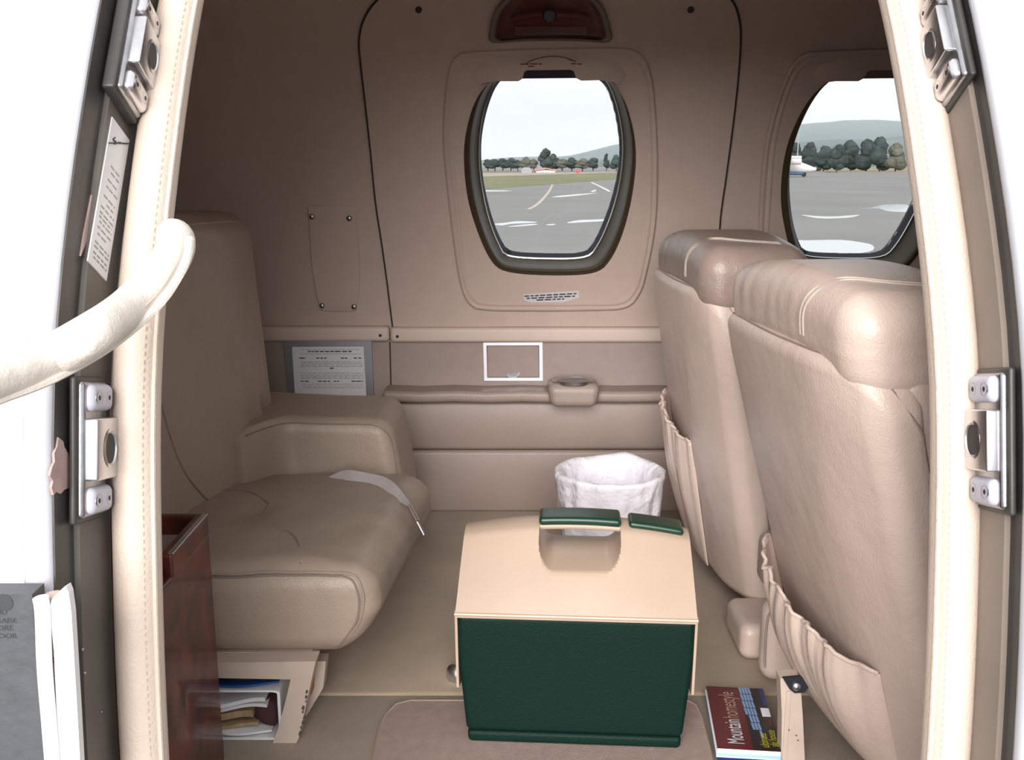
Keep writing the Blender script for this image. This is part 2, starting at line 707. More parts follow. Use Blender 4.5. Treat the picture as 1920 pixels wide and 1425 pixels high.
XMID = 0.498
hole_f = window_loop(BEZ_OUT, 0.0, 320)
wb_geo = merge(wall_sheet(XL, XMID, -0.1, 1.30, hole_f, 0.006),
               wall_sheet(XMID, XR, -0.1, 1.30, shift(hole_f, WDX), 0.006))
wall_back = obj('wall_back', wb_geo, M['lining'], kind='structure', label='beige cabin lining curving over the far side of the cabin')

# ---- middle lining panel (between the two long seams) and its dark seam
PANEL = [(736, 612), (733, 590), (727, 540), (716, 460), (704, 380), (694, 280), (684, 190), (676, 120), (673, 80), (678, 48), (690, 22),
         (708, 0), (735, -22), (790, -36), (960, -42), (1240, -42), (1310, -36), (1350, -22), (1372, 0), (1384, 28), (1389, 70), (1384, 150), (1374, 240),
         (1362, 330), (1351, 410), (1346, 500), (1342, 590), (1341, 612), (1250, 612), (960, 612)]
pl = spline([wallhit(u, v, 0) for u, v in PANEL], 320, True)
pl_px = pl


def to_hole(outer, hole, steps, off, flange=0.006):
    # match outer loop points to hole points by angle
    c = sum(hole, Vector()) / len(hole)
    ang = [math.atan2(p.z - c.z, p.x - c.x) for p in outer]
    k0 = min(range(len(outer)), key=lambda i: abs(ang[i]))
    o2 = outer[k0:] + outer[:k0]
    if math.atan2(o2[5].z - c.z, o2[5].x - c.x) < 0:
        o2 = [o2[0]] + o2[:0:-1]
    hl = []
    ha = sorted(((math.atan2(p.z - c.z, p.x - c.x) % (2 * PI)), p) for p in hole)
    for p in o2:
        a = math.atan2(p.z - c.z, p.x - c.x) % (2 * PI)
        for i in range(len(ha)):
            a0, p0 = ha[i]
            a1, p1 = ha[(i + 1) % len(ha)]
            if i == len(ha) - 1:
                a1 += 2 * PI
            aa = a if a >= ha[0][0] else a + 2 * PI
            if a0 <= aa <= a1:
                t = (aa - a0) / max(a1 - a0, 1e-9)
                hl.append(p0.lerp(p1, t))
                break
    L = [[Vector((p.x, far(p.z) + off + flange, p.z)) for p in o2]]
    for t in range(steps + 1):
        s = t / steps
        L.append([Vector((a.x + (b.x - a.x) * s, far(a.z + (b.z - a.z) * s) + off, a.z + (b.z - a.z) * s)) for a, b in zip(o2, hl)])
    return rings(L)


obj('lining_panel', to_hole(pl, hole1, 26, 0.0), M['lining'], wall_back)
seam_px = PANEL[0:28]
obj('panel_seam', tube(spline([wallhit(u, v, -0.0005) for u, v in seam_px], 150), 0.0019, 6), M['seam_dark'], wall_back)


# ---- windows (surround, funnel bezel, bright lip, seal, pane, shade)
def make_window(name, dx, label, pull):
    w = empty(name, (0.155 + dx, 2.2, 0.5), label, None, None, 'structure')
    sur = window_loop(SURR, 0.0, 120)
    # raised surround: bead + plate
    c = sum(sur, Vector()) / len(sur)

    def inset(d):
        return [p + Vector((c.x - p.x, 0, c.z - p.z)).normalized() * d for p in sur]
    hole = hole1

    def proj(loop, off):
        return [Vector((p.x, far(p.z) + off, p.z)) for p in loop]
    L = [proj(inset(0), 0.004), proj(inset(.0015), -.004), proj(inset(.006), -.0075), proj(inset(.0105), -.005), proj(inset(.013), -.0035),
         proj(inset(.017), -.0065), proj(inset(.022), -.0065), proj(inset(.025), -.004)]
    geo = rings(L)
    obj('surround_bead', xf(geo, lambda p: p + Vector((dx, 0, 0))), M['lining'], w, angle=60)
    plate = to_hole(inset(.024), hole, 10, -.004, .002)
    obj('surround_plate', xf(plate, lambda p: p + Vector((dx, 0, 0))), M['lining'], w)
    bo = hole
    bi = window_loop(BEZ_IN, 0.055)
    gl = window_loop(GLASS, 0.068)
    L = []
    for k in range(17):
        t = k / 16
        row = []
        for a, b in zip(bo, bi):
            p = a.lerp(b, t)
            # padded roll standing proud of the surround, then dropping to the pane
            q_ = max(0, (t - .35) / .65)
            y = a.y - .002 + (b.y - a.y) * q_ * q_ * (3 - 2 * q_) - .015 * math.sin(PI * min(t / .75, 1)) ** .8
            row.append(Vector((p.x, y, p.z)))
        L.append(row)
    L.insert(0, [p + Vector((0, .012, 0)) for p in bo])
    obj('bezel', xf(rings(L), lambda p: p + Vector((dx, 0, 0))), M['bezel'], w, angle=70)
    obj('bright_lip', tube(shift(bi, dx), 0.0024, 8, True), M['chrome'], w)
    obj('rubber_seal', rings([shift(bi, dx), [p + Vector((0, .004, 0)) for p in shift(bi, dx)],
                              shift(gl, dx), [p + Vector((0, .012, 0)) for p in shift(gl, dx)]]), M['black_rubber'], w, angle=60)
    pane = rings([shift(gl, dx), [p + Vector((0, .006, 0)) for p in shift(gl, dx)]], True, True, True)
    obj('pane', pane, M['glass'], w, smooth=False)
    # pull-down shade parked at the top of the opening
    low = [(899, 160, -.012), (908, 155, -.016), (930, 152, -.020), (972, 152, -.020), (980, 147, -.020), (1080, 146, -.020), (1090, 151, -.020), (1126, 150, -.020), (1150, 154, -.016), (1160, 159, -.012)]
    mid = [(893, 150, -.012), (903, 138, -.018), (928, 126, -.0195), (972, 120, -.020), (980, 120, -.020), (1080, 119, -.020), (1090, 119, -.020), (1130, 124, -.0195), (1156, 136, -.018), (1167, 149, -.012)]
    top = [(888, 140, -.004), (898, 122, -.004), (926, 108, -.004), (972, 102, -.004), (980, 102, -.004), (1080, 101, -.004), (1090, 101, -.004), (1133, 106, -.004), (1162, 120, -.004), (1174, 139, -.004)]
    lo = [wallhit(*q) for q in low]
    hi = [wallhit(*q) for q in top]
    md = [wallhit(*q) for q in mid]
    geo = rings([lo, md, hi, [p + Vector((0, .006, 0)) for p in hi], [p + Vector((0, .004, 0)) for p in lo], lo], False)
    obj('shade_valance', xf(geo, lambda p: p + Vector((dx, 0, 0))), M['lining'], w, angle=50)
    tb = [(980, 147), (983, 135), (988, 132), (1070, 131), (1076, 134), (1080, 146)]
    tabg = prism([wallhit(u, v, -.0215) for u, v in tb], (0, .006, 0))
    obj('shade_pull', xf(tabg, lambda p: p + Vector((dx, 0, 0))), M[pull], w, smooth=False)
    return w


win1 = make_window('window_1', 0.0, 'rounded cabin window in the middle of the far wall', 'black_rubber')
win2 = make_window('window_2', WDX, 'rounded cabin window above the seats, partly hidden by the door trim', 'brown_plastic')

# ---- ceiling, near lining, bulkheads, floor
prof = [(far(z), z) for z in [1.28, 1.29, 1.30, 1.31, 1.32, 1.33]]
prof += [(1.55, 1.33), (1.45, 1.315), (1.38, 1.27), (1.30, 1.20), (1.22, 1.15)]
ceil = rings([[Vector((XL, y, z)) for y, z in prof], [Vector((XR, y, z)) for y, z in prof]], False)
obj('ceiling', ceil, M['lining'], kind='structure', label='beige curved cabin ceiling')
obj('wall_left', box((XL - .03, .78, -.1), (XL, 2.3, 1.36)), M['lining'], smooth=False, kind='structure', label='beige bulkhead behind the single seat')
obj('wall_right', box((XR, .78, -.1), (XR + .03, 2.3, 1.36)), M['lining'], smooth=False, kind='structure', label='beige bulkhead beyond the pair of seats')

YSEAM = 1.39
fl = empty('floor', (0.4, 1.5, -.02), 'carpeted cabin floor', None, None, 'structure')
obj('rear_carpet', soft_box((XL, YSEAM, -.05), (XR, 2.27, 0.0), .006, (4, 4, 1), 2), M['carpet'], fl)
obj('front_carpet', box((XL, .80, -.05), (XR, YSEAM + .003, -.004)), M['carpet_front'], fl, smooth=False)

# ---- near fuselage wall with the doorway
XJL, XJR = -0.360, 0.410       # jamb faces
ZT = 1.045  # door top, out of view, set low to shade the upper far wall


def nrm(z):
    s = (near(z + .01) - near(z - .01)) / .02
    v = Vector((0, -1, s))
    return v.normalized()


def npt(x, z, d):
    return Vector((x, near(z), z)) + nrm(z) * d


zs = [-.55 + (ZT + .55) * i / 40 for i in range(41)]


def strip(x0, x1, d0, d1):
    """closed wall strip between depth d0 (inside) and d1 (outside)"""
    L = []
    for z in zs:
        L.append([npt(x0, z, d0), npt(x1, z, d0), npt(x1, z, d1), npt(x0, z, d1)])
    return rings(L, True, True, True)


skin_d = 0.100
wf = empty('wall_front', (0, .75, -.55), 'fuselage wall around the open doorway', None, None, 'structure')
zl = [z for z in zs]


def skin(x0, x1, zmin, zmax, name, mt, d0=.085, d1=skin_d):
    L = []
    zz = [zmin + (zmax - zmin) * i / 40 for i in range(41)]
    for z in zz:
        L.append([npt(x0, z, d0), npt(x1, z, d0), npt(x1, z, d1), npt(x0, z, d1)])
    return obj(name, rings(L, True, True, True), mt, wf, angle=30)


ZSK = P(60, 1112, .725).z - .024
skin(-1.9, -.386, ZSK, ZT, 'outer_skin', M['white_paint'])
skin(.430, 2.2, -.55, ZT, 'outer_skin', M['white_paint'])
skin(-1.9, 2.2, ZT, 1.198, 'door_header', M['white_paint'], .02, skin_d)
skin(-1.9, 2.2, ZT, 1.198, 'header_lining', M['lining'], -.012, .02)
skin(-1.9, XJL - .004, -.55, ZT, 'inner_lining', M['lining'], -.012, -.004)
skin(XJR + .004, 2.2, -.55, ZT, 'inner_lining', M['lining'], -.012, -.004)
obj('door_sill', box((-1.9, .70, -.55), (2.2, .82, -.05)), M['jamb_grey'], wf, smooth=False)


# rounded white lip at the skin's edge
def lip(x, zmin, zmax, name):
    pts = [npt(x, zmin + (zmax - zmin) * i / 40, skin_d - .012) for i in range(41)]
    return obj(name, tube(pts, .0135, 10, False, up=(1, 0, 0)), M['lip_paint'], wf)


lip(-.379, ZSK, ZT, 'skin_lip')
lip(.424, -.55, ZT, 'skin_lip')


# jambs: facing into the doorway
def jamb(x, sgn):
    L = []
    for z in zs:
        L.append([npt(x, z, -.005), npt(x, z, .058), npt(x - sgn * .05, z, .058), npt(x - sgn * .05, z, -.005)])
    nm = M['jamb_grey'] if sgn > 0 else M['jamb_brown']
    a = obj('jamb_inner', rings(L, True, True, True), nm, wf, angle=30)
    L = []
    for z in zs:
        L.append([npt(x - sgn * .005, z, .056), npt(x - sgn * .005, z, .092), npt(x - sgn * .03, z, .092), npt(x - sgn * .03, z, .056)])
    b = obj('jamb_outer', rings(L, True, True, True), M['jamb_dark'], wf, angle=30)
    return a, b


jamb(XJL, 1)
jamb(XJR, -1)


# leather rolls along both sides of the doorway
def roll(x, sgn, name, label):
    pts = [npt(x, z, .0) for z in zs]
    e = empty(name, (x, .8, -.5), label, None, None, 'structure')
    obj('leather_roll', tube(pts, .0205, 20, False, flat=1.15, up=(1, 0, 0)), M['leather_cream'], e)
    st = [npt(x + sgn * .0185, z, .010) for z in zs]
    obj('edge_piping', tube(st, .0024, 8, False), M['leather_cream'], e)
    # stitches
    V = []
    for i in range(150):
        z = .1 + i * .0068
        a = npt(x + sgn * .0125, z, .0188)
        b = npt(x + sgn * .0125, z + .0034, .0188)
        V.append(tube([a, b], .0006, 4))
    tag(obj('stitching', merge(*V), M['stitch_light'], e), kind='stuff')
    return e


roll(-.3345, 1, 'trim_1', 'cream leather roll down the left side of the doorway')
roll(.3945, -1, 'trim_2', 'cream leather roll down the right side of the doorway')

# lower left: grey door-sill panel with lettering, white channel seal
dp = empty('door_1', (-.42, .70, -.3), 'grey lower door surround panel with black lettering beside a white seal', None, None, 'structure')
ga = P(-250, 1114, .700)
gb = P(66, 1114, .700)
panel_loop = [P(-250, 1114, .700), P(60, 1114, .700), P(63, 1150, .700), P(68, 1250, .700), P(76, 1350, .700), P(82, 1425, .700), P(90, 1520, .700), P(-250, 1520, .700)]
obj('grey_panel', prism(panel_loop, (0, .02, 0)), M['door_grey'], dp, smooth=False)


def sealstrip(px, Y, r, name, mt):
    return obj(name, tube(spline([P(u, v, Y) for u, v in px], 40), r, 12, up=(1, 0, 0)), mt, dp)


sealstrip([(76, 1120), (80, 1150), (84, 1250), (92, 1350), (98, 1425), (106, 1520)], .698, .0058, 'seal_bead', M['seal_white'])
sealstrip([(100, 1114), (104, 1150), (108, 1250), (114, 1350), (120, 1425), (128, 1520)], .713, .0075, 'seal_channel', M['leather_cream'])
fl_l = [P(92, 1140, .700), P(98, 1122, .700), P(112, 1108, .700), P(124, 1100, .700), P(129, 1112, .700), P(134, 1150, .700), P(140, 1250, .700), P(146, 1350, .700), P(150, 1425, .700), P(156, 1520, .700),
        P(118, 1520, .700), P(112, 1425, .700), P(106, 1330, .700), P(101, 1220, .700), P(95, 1165, .700)]
obj('seal_flange', prism(fl_l, (0, .008, 0)), M['seal_white'], dp, smooth=False)
for u, v in ((101, 1237), (109, 1337)):
    c = P(u, v, .7055)
    obj('rivet', disc(c, .0022, (0, -1, 0), .0015), M['brown_plastic'], dp)
for s, u, v in (('AND', 14, 1152), ('RAISE', 32, 1168), ('BEFORE', 25, 1182), ('DOOR', 32, 1197)):
    o = P(u, v, .6995)
    text('lettering', s, .0058, M['ink'], dp, frame_matrix(o, (1, 0, 0), (0, 0, 1)), 'RIGHT', 1.1)
obj('printed_emblem', disc(P(8, 1130, .6997), .0068, (0, -1, 0), .0003, 20), M['ink'], dp)

# pink primer patches where paint has chipped off the left jamb
chips = empty('trim_3', (XJL, .78, .5), 'pink primer patches and rivets where the left jamb paint has chipped', None, None, 'structure')


def chip(pts, off=.0012):
    # polygon in (u=depth along normal, z) on the left jamb face
    loop = [npt(XJL + off + .0008, z, d) for d, z in pts]
    return loop


def jam_uv(u, v, x):
    """point of the jamb face X=x seen at photo pixel (u,v)"""
    d = ray(u, v)
    return Vector((0, 0, CAMZ)) + d * (x / d.x)


cp1 = [(110, 820), (119, 828), (121, 838), (129, 852), (130, 866), (140, 880), (136, 893), (132, 898), (129, 915), (121, 918), (114, 926), (106, 922), (101, 928), (97, 914), (100, 902), (94, 892), (98, 876), (103, 866), (102, 850), (107, 838)]
obj('paint_chip', prism([jam_uv(u, v, XJL - .0035) for u, v in cp1], (-.002, 0, 0)), M['primer_pink'], chips, smooth=False)
cp2 = [(178, 340), (184, 352), (180, 380), (172, 420), (160, 460), (152, 480), (158, 440), (166, 400), (172, 370)]
obj('paint_chip', prism([jam_uv(u, v, XJL - .0035) for u, v in cp2], (-.002, 0, 0)), M['primer_pink'], chips, smooth=False)

for u, v in ((190, 1335), (154, 1218), (158, 1262)):
    obj('jamb_rivet', disc(jam_uv(u, v, XJL + .0003), .0016, (1, 0, 0), .0012, 10), M['steel'], chips)

# ---- lower side wall: rail, fabric, ledge, padded panels
wl = empty('trim_4', (0.2, 2.2, 0), 'padded lower side wall with rail and ledge under the windows', None, None, 'structure')
zR0, zR1 = P(960, 641, 2.245).z, P(960, 613, 2.245).z
xs_ = P(731, 628, 2.24).x


def rail_piece(x0, x1, dz, name):
    zc = (zR0 + zR1) / 2 + dz
    h = (zR1 - zR0) / 2
    return obj(name, soft_box((x0, 2.232, zc - h), (x1, 2.262, zc + h), .009, (2, 1, 2), 4), M['rail_vinyl'], wl)


rail_piece(XL, xs_ - .001, .002, 'side_rail')
rail_piece(xs_ + .001, XR, 0, 'side_rail')
for u, v in ((713, 629), (745, 631)):
    obj('rail_screw', disc(P(u, v, 2.2325), .0036, (0, -1, 0), .0015), M['seam_dark'], wl)
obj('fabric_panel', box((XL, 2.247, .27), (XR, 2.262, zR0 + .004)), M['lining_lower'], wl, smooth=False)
obj('fabric_seam', tube([P(731, 641, 2.246), P(733, 725, 2.246)], .0016, 6), M['seam_dark'], wl)
# ledge bolster
YL = 2.175
zl0, zl1 = P(960, 756, YL).z, P(960, 735, YL).z
xle = P(716, 745, YL).x
obj('ledge_bolster', soft_box((xle, YL, zl0), (XR, 2.255, zl1), .011, (24, 3, 2), 6,
                              lambda p, q: p + Vector((0, 0, .0015 * math.sin(p.x * 40)))), M['leather_ledge'], wl)
YP = 2.205
z2 = P(960, 845, YP).z
obj('padded_panel', soft_box((-.45, YP, z2 + .001), (XR, 2.26, zl0 - .003), .010, (12, 2, 4), 4,
                             lambda p, q: p + Vector((0, -.006 * (1 - q.z * q.z), 0))), M['leather_ledge'], wl)
obj('padded_panel', soft_box((-.45, YP + .004, -.002), (XR, 2.26, z2 - .001), .010, (12, 2, 4), 4,
                             lambda p, q: p + Vector((0, -.006 * (1 - q.z * q.z), 0))), M['leather_ledge'], wl)
# two lining screws near the top
for u, v in ((785, 18), (1295, 18)):
    obj('lining_screw', disc(wallhit(u, v, -.0005), .0065, (0, -1, -.4), .003), M['seam_dark'], wall_back)
# red arc arrow and tiny red print over the window
arc = spline([wallhit(u, v, -.0215) for u, v in ((984, 121), (1000, 112), (1030, 105.5), (1055, 107), (1070, 112), (1080, 115))], 24)
obj('arrow_print', tube(arc, .0009, 5), M['ink_red'], win1)
obj('arrow_head_print', prism([wallhit(u, v, -.0215) for u, v in ((1066, 109), (1068, 113), (1080, 116))], (0, .001, 0)), M['ink_red'], win1, smooth=False)
VR = []
for x0, x1, v in ((976, 984, 119), (986, 991, 119.5), (994, 1008, 119), (1010, 1016, 119), (990, 1002, 123.5), (1071, 1080, 118.5), (1082, 1091, 119)):
    VR.append(prism([wallhit(x0, v, -.0213), wallhit(x1, v, -.0213), wallhit(x1, v + 2, -.0213), wallhit(x0, v + 2, -.0213)], (0, .0008, 0)))
tag(obj('small_red_print', merge(*VR), M['ink_red'], win1, smooth=False), kind='stuff')

# aisle mat
mat_px = [(690, 1500), (700, 1425), (712, 1362), (722, 1340), (742, 1320), (770, 1313), (900, 1313), (1200, 1313), (1290, 1314), (1306, 1322), (1316, 1345), (1330, 1400), (1345, 1470), (1352, 1500)]
ml = []
for u, v in mat_px:
    ml.append(Pz(u, v, .003))
mm = empty('aisle_mat', (0.05, 1.25, -.004), 'pinkish-brown aisle mat with rounded corners under the cooler', 'mat')
obj('mat_body', prism([p + Vector((0, 0, -.0075)) for p in ml], (0, 0, .0075)), M['mat_pink'], mm, smooth=False)
obj('bound_edge', tube([p + Vector((0, 0, -.0012)) for p in ml], .0024, 6), M['mat_edge'], mm)

# ================================================================== LEFT SEAT
ls = empty('cabin_seat', (-.38, 1.5, 0), 'single taupe leather seat at left with side wing and worn painted base', 'seat')


def cush(p, q):
    # crown, undercut nose
    x, y, z = p
    z += .016 * (1 - q.x * q.x) * (1 - q.y * q.y) * (1 if q.z > 0 else -.2) + .010 * max(q.x, 0) * (1 - abs(q.x)) * (q.z > 0)
    if q.z > 0:
        z += .003 * noise.noise(Vector((x * 14, y * 14, 1.0)))
        # shallow tufts around a button
        d = math.hypot(x + .41, (y - 1.49) * .8)
        z -= .010 * math.exp(-(d / .035) ** 2)
    if q.x > 0:
        x += -.035 * max(0, -q.z) * q.x + .012 * (1 - q.z ** 2) * q.x
    if q.y < 0:
        y -= .006 * (1 - q.x * q.x) * (1 - q.z * q.z)
    x += .022 * q.y * max(q.x, 0)
    return Vector((x, y, z))


CA, CB = Vector((-.62, 1.285, .116)), Vector((-.178, 1.735, .250))
obj('seat_cushion', soft_box(CA, CB, .034, (26, 26, 8), 6, cush), M['leather_taupe'], ls)


def on_cush(px, Y=None, z=None):
    return [P(u, v, Y) if Y else Pz(u, v, z) for u, v in px]


# welts on the near face of the cushion
def cush_pt(fx, fy, fz):
    """fx.. in -1..1 on the rounded box (before the deform)"""
    c = (CA + CB) / 2
    h = (CB - CA) / 2
    r = .034
    p = Vector((fx * h.x, fy * h.y, fz * h.z))
    inn = Vector((h.x - r, h.y - r, h.z - r))
    q = Vector([max(-inn[t], min(inn[t], p[t])) for t in range(3)])
    d = p - q
    if d.length > 1e-9:
        d.normalize()
    s = q + d * r
    return cush(s + c, Vector((s.x / h.x, s.y / h.y, s.z / h.z)))


welt = [cush_pt(fx / 20, -1, .86) for fx in range(-20, 17)] + [cush_pt(.86, -1, .75), cush_pt(.88, -1, .5), cush_pt(.88, -1, .2), cush_pt(.88, -1, -.2),
                                                               cush_pt(.87, -1, -.6), cush_pt(.85, -1, -.95)]
welt = [p + Vector((0, -.0006, 0)) for p in welt]
obj('cushion_welt', tube(spline(welt, 90), .0017, 6), M['stitch'], ls)
obj('cushion_welt', tube([p + Vector((.006 if i > 56 else 0, -.0002, .0045)) for i, p in enumerate(spline(welt, 90))], .0014, 6), M['leather_taupe'], ls)
for path in ([(.02, .05), (.2, .35), (.42, .62), (.55, .85)], [(.02, .05), (.0, -.15), (-.12, -.35), (-.3, -.5)], [(.1, -.42), (.3, -.5), (.42, -.68), (.50, -.93)],
             [(.02, .05), (-.2, .3), (-.5, .36)]):
    pp = spline([cush_pt(a, b, 1) + Vector((0, 0, -.0004)) for a, b in path], 24)
    obj('tuft_seam', tube(pp, .0016, 6), M['stitch'], ls)


# backrest
def backr(p, q):
    x, y, z = p
    t = max(0, min(1, (y - 1.45) / .28))
    t = t * t * (3 - 2 * t)
    lean = -.030 * (z - .25) / .45
    if q.x > 0:
        x += (-.045 + .060 * t) * q.x + .012 * (1 - q.y ** 2) * (1 - q.z ** 2)
        # folds low at the corner with the wing
        x += .006 * math.sin((y - 1.6) * 70 + z * 10) * math.exp(-((z - .33) / .08) ** 2) * math.exp(-((y - 1.75) / .10) ** 2)
    x += lean
    z += .014 * (1 - q.y ** 2) * max(q.z, 0)
    return Vector((x, y, z))


BA, BB = Vector((-.66, 1.29, .17)), Vector((-.478, 1.90, .712))
obj('backrest', soft_box(BA, BB, .042, (8, 30, 26), 6, backr), M['leather_taupe'], ls)


def face_pt(A, B, r, fn, f):
    c = (A + B) / 2
    h = (B - A) / 2
    p = Vector((f[0] * h.x, f[1] * h.y, f[2] * h.z))
    q = Vector([max(-(h[t] - r), min(h[t] - r, p[t])) for t in range(3)])
    d = p - q
    if d.length > 1e-9:
        d.normalize()
    s = q + d * r
    return fn(s + c, Vector((s.x / h.x, s.y / h.y, s.z / h.z)))


bw = [face_pt(BA, BB, .042, backr, (1, .80, f / 20)) for f in range(-10, 18)] + [face_pt(BA, BB, .042, backr, (1, .72, .93)), face_pt(BA, BB, .042, backr, (1, .6, .95))] + \
     [face_pt(BA, BB, .042, backr, (1, f / 10, .95)) for f in range(5, -9, -1)]
obj('back_welt', tube(spline(bw, 90), .0018, 6), M['leather_taupe'], ls)
bw2 = [face_pt(BA, BB, .042, backr, (1, a, b)) for a, b in ((-.50, .9), (-.56, .5), (-.5, .0), (-.36, -.4), (-.12, -.72))]
obj('back_seam', tube(spline(bw2, 50), .0017, 6), M['stitch'], ls)


# wing / arm beside the wall
def wing(p, q):
    x, y, z = p
    if q.x > 0:
        x += q.x * (.030 * (-q.z * .5 + .5)) + .004 * (1 - q.z * q.z)
        z += -.016 * q.x * max(q.z, 0)
    if q.y < 0:
        y += .010 * (1 - q.x * q.x) * (1 - q.z * q.z) - .022 * (-q.z * .5 + .5)
        y -= min(.10, .24 * (max(0, -(x + .395)) / .1) ** 2)
        y += .003 * math.sin(x * 60 + z * 25) * math.exp(-((x + .44) / .05) ** 2)
    z += .004 * math.sin(x * 20)
    return Vector((x, y, z))


WA, WBx = Vector((-.56, 1.735, .12)), Vector((-.222, 1.955, .355))
obj('arm_wing', soft_box(WA, WBx, .030, (22, 8, 14), 6, wing), M['leather_taupe'], ls)
ww = [face_pt(WA, WBx, .030, wing, (f / 20, -.97, .93)) for f in range(-8, 17)] + [face_pt(WA, WBx, .030, wing, (.93, -.97, .82)), face_pt(WA, WBx, .030, wing, (.97, -.92, .6)),
                                                                                   face_pt(WA, WBx, .030, wing, (.97, -.92, .0)), face_pt(WA, WBx, .030, wing, (.97, -.92, -.5))]
obj('wing_welt', tube(spline(ww, 80), .0016, 6), M['stitch'], ls)
# painted base frame
YB = 1.262
fr = [P(380, 1243, YB), P(592, 1240, YB), P(583, 1280, YB), P(572, 1330, YB), P(560, 1385, YB), P(556, 1402, YB), P(512, 1402, YB), P(520, 1370, YB), P(534, 1320, YB), P(545, 1274, YB), P(380, 1271, YB)]
fr = [Vector((p.x, p.y, max(p.z, -.004))) for p in fr]
base = obj('base_frame', prism(fr, (0, .030, 0)), M['base_paint'], ls, smooth=False)
obj('base_rail', box((-.62, 1.29, .098), (-.285, 1.70, .122)), M['base_paint'], ls, smooth=False)
lg = [P(566, 1240, 1.33), P(611, 1240, 1.33), P(606, 1290, 1.33), P(575, 1345, 1.33), P(566, 1380, 1.33)]
lg = [Vector((p.x, p.y, max(p.z, -.002))) for p in lg]
obj('side_leg', prism(lg, (0, .025, 0)), M['base_paint'], ls, smooth=False)
mk = [P(586, 1242, 1.3295), P(591, 1242, 1.3295), P(589, 1290, 1.3295), P(583, 1305, 1.3295), P(581, 1296, 1.3295)]
obj('rust_mark', prism(mk, (0, .001, 0)), M['orange_mark'], base, smooth=False)
obj('base_leg', box((-.60, 1.262, -.004), (-.565, 1.292, .125)), M['base_paint'], ls, smooth=False)
obj('base_leg', box((-.60, 1.64, 0), (-.565, 1.67, .12)), M['base_paint'], ls, smooth=False)
obj('base_leg', box((-.33, 1.64, 0), (-.295, 1.67, .12)), M['base_paint'], ls, smooth=False)
rng = random.Random(3)
for k in range(9):
    t = .25 + .7 * k / 9
    u = 583 - 24 * t + rng.uniform(-4, 2)
    v = 1262 + 125 * t
    s = rng.uniform(3, 7)
    obj('paint_nick', prism([P(u, v, YB - .0004), P(u + s * .7, v + s * .4, YB - .0004), P(u + s * .3, v + s * 1.6, YB - .0004), P(u - s * .4, v + s, YB - .0004)], (0, .001, 0)), M['base_chip'], base, smooth=False)

# seat belt lying along the wing
up_e = [(575, 912), (600, 903), (628, 888), (652, 881), (690, 887), (720, 894), (742, 908), (760, 930), (773, 948)]
lo_e = [(575, 916), (600, 916), (640, 918), (665, 917), (690, 915), (715, 917), (730, 925), (748, 940), (766, 951)]
Ys = [1.68, 1.672, 1.664, 1.655, 1.645, 1.63, 1.61, 1.585, 1.56]
U = spline([P(u, v, y) for (u, v), y in zip(up_e, Ys)], 32)
Lw = spline([P(u, v, y - .012) for (u, v), y in zip(lo_e, Ys)], 32)
bl = empty('seat_belt', U[16], 'grey seat belt strap draped along the back of the taupe seat cushion', 'seat belt')
obj('webbing', rings([U, Lw, [p + Vector((0, .003, -.001)) for p in Lw], [p + Vector((0, .003, -.001)) for p in U], U], False), M['webbing'], bl, angle=50)
a = P(768, 948, 1.555)
b = P(783, 977, 1.545)
c = P(796, 1002, 1.54)
obj('buckle_plate', tube([a, a.lerp(b, .5), b], .0035, 8, flat=3.2, up=(1, 0, .4)), M['chrome'], bl)
obj('buckle_tongue', tube([b, c], .0016, 6, flat=4, up=(1, 0, .4)), M['steel'], bl)

# ---- open tray of papers under the seat
tr = empty('storage_tray', (-.40, 1.36, 0), 'white-rimmed open tray under the taupe seat', 'tray')
tx0, tx1, tz0, tz1 = -.50, -.328, -.003, .075
ty0, ty1 = 1.268, 1.50
o_l, i_l = [], []


def rr(x0, x1, z0, z1, r, y, n=6):
    pts = []
    for cx, cz, a0 in ((x1 - r, z1 - .003, 0), (x0 + r, z1 - .003, 90), (x0 + r, z0 + r, 180), (x1 - r, z0 + r, 270)):
        rr_ = .003 if cz == z1 - .003 else r
        for k in range(n + 1):
            a = math.radians(a0 + 90 * k / n)
            pts.append(Vector((cx + (r if rr_ == r else r) * math.cos(a) * (1 if rr_ == r else .99), y, cz + rr_ * math.sin(a))))
    return pts


obj('tray_shell', rings([rr(tx0, tx1, tz0, tz1, .012, ty0), rr(tx0 + .004, tx1 - .004, tz0 + .004, tz1 - .003, .009, ty0),
                         rr(tx0 + .004, tx1 - .004, tz0 + .004, tz1 - .003, .009, ty1 - .004), rr(tx0, tx1, tz0, tz1, .012, ty1), rr(tx0, tx1, tz0, tz1, .012, ty0)]), M['white_tray'], tr)


def sheet(name, x0, x1, y0, y1, z, mt, wav, label, th=.004, slope=0.0, cat='papers', ph=0.0):
    g = grid(lambda s, t: (x0 + (x1 - x0) * s, y0 + (y1 - y0) * t + .006 * math.sin(s * 7 + ph), z + wav * math.sin(s * 5 + ph) + slope * s), 20, 4)
    return obj(name, thick(g, 20, 4, (0, 0, th)), mt, None, label=label, cat=cat)


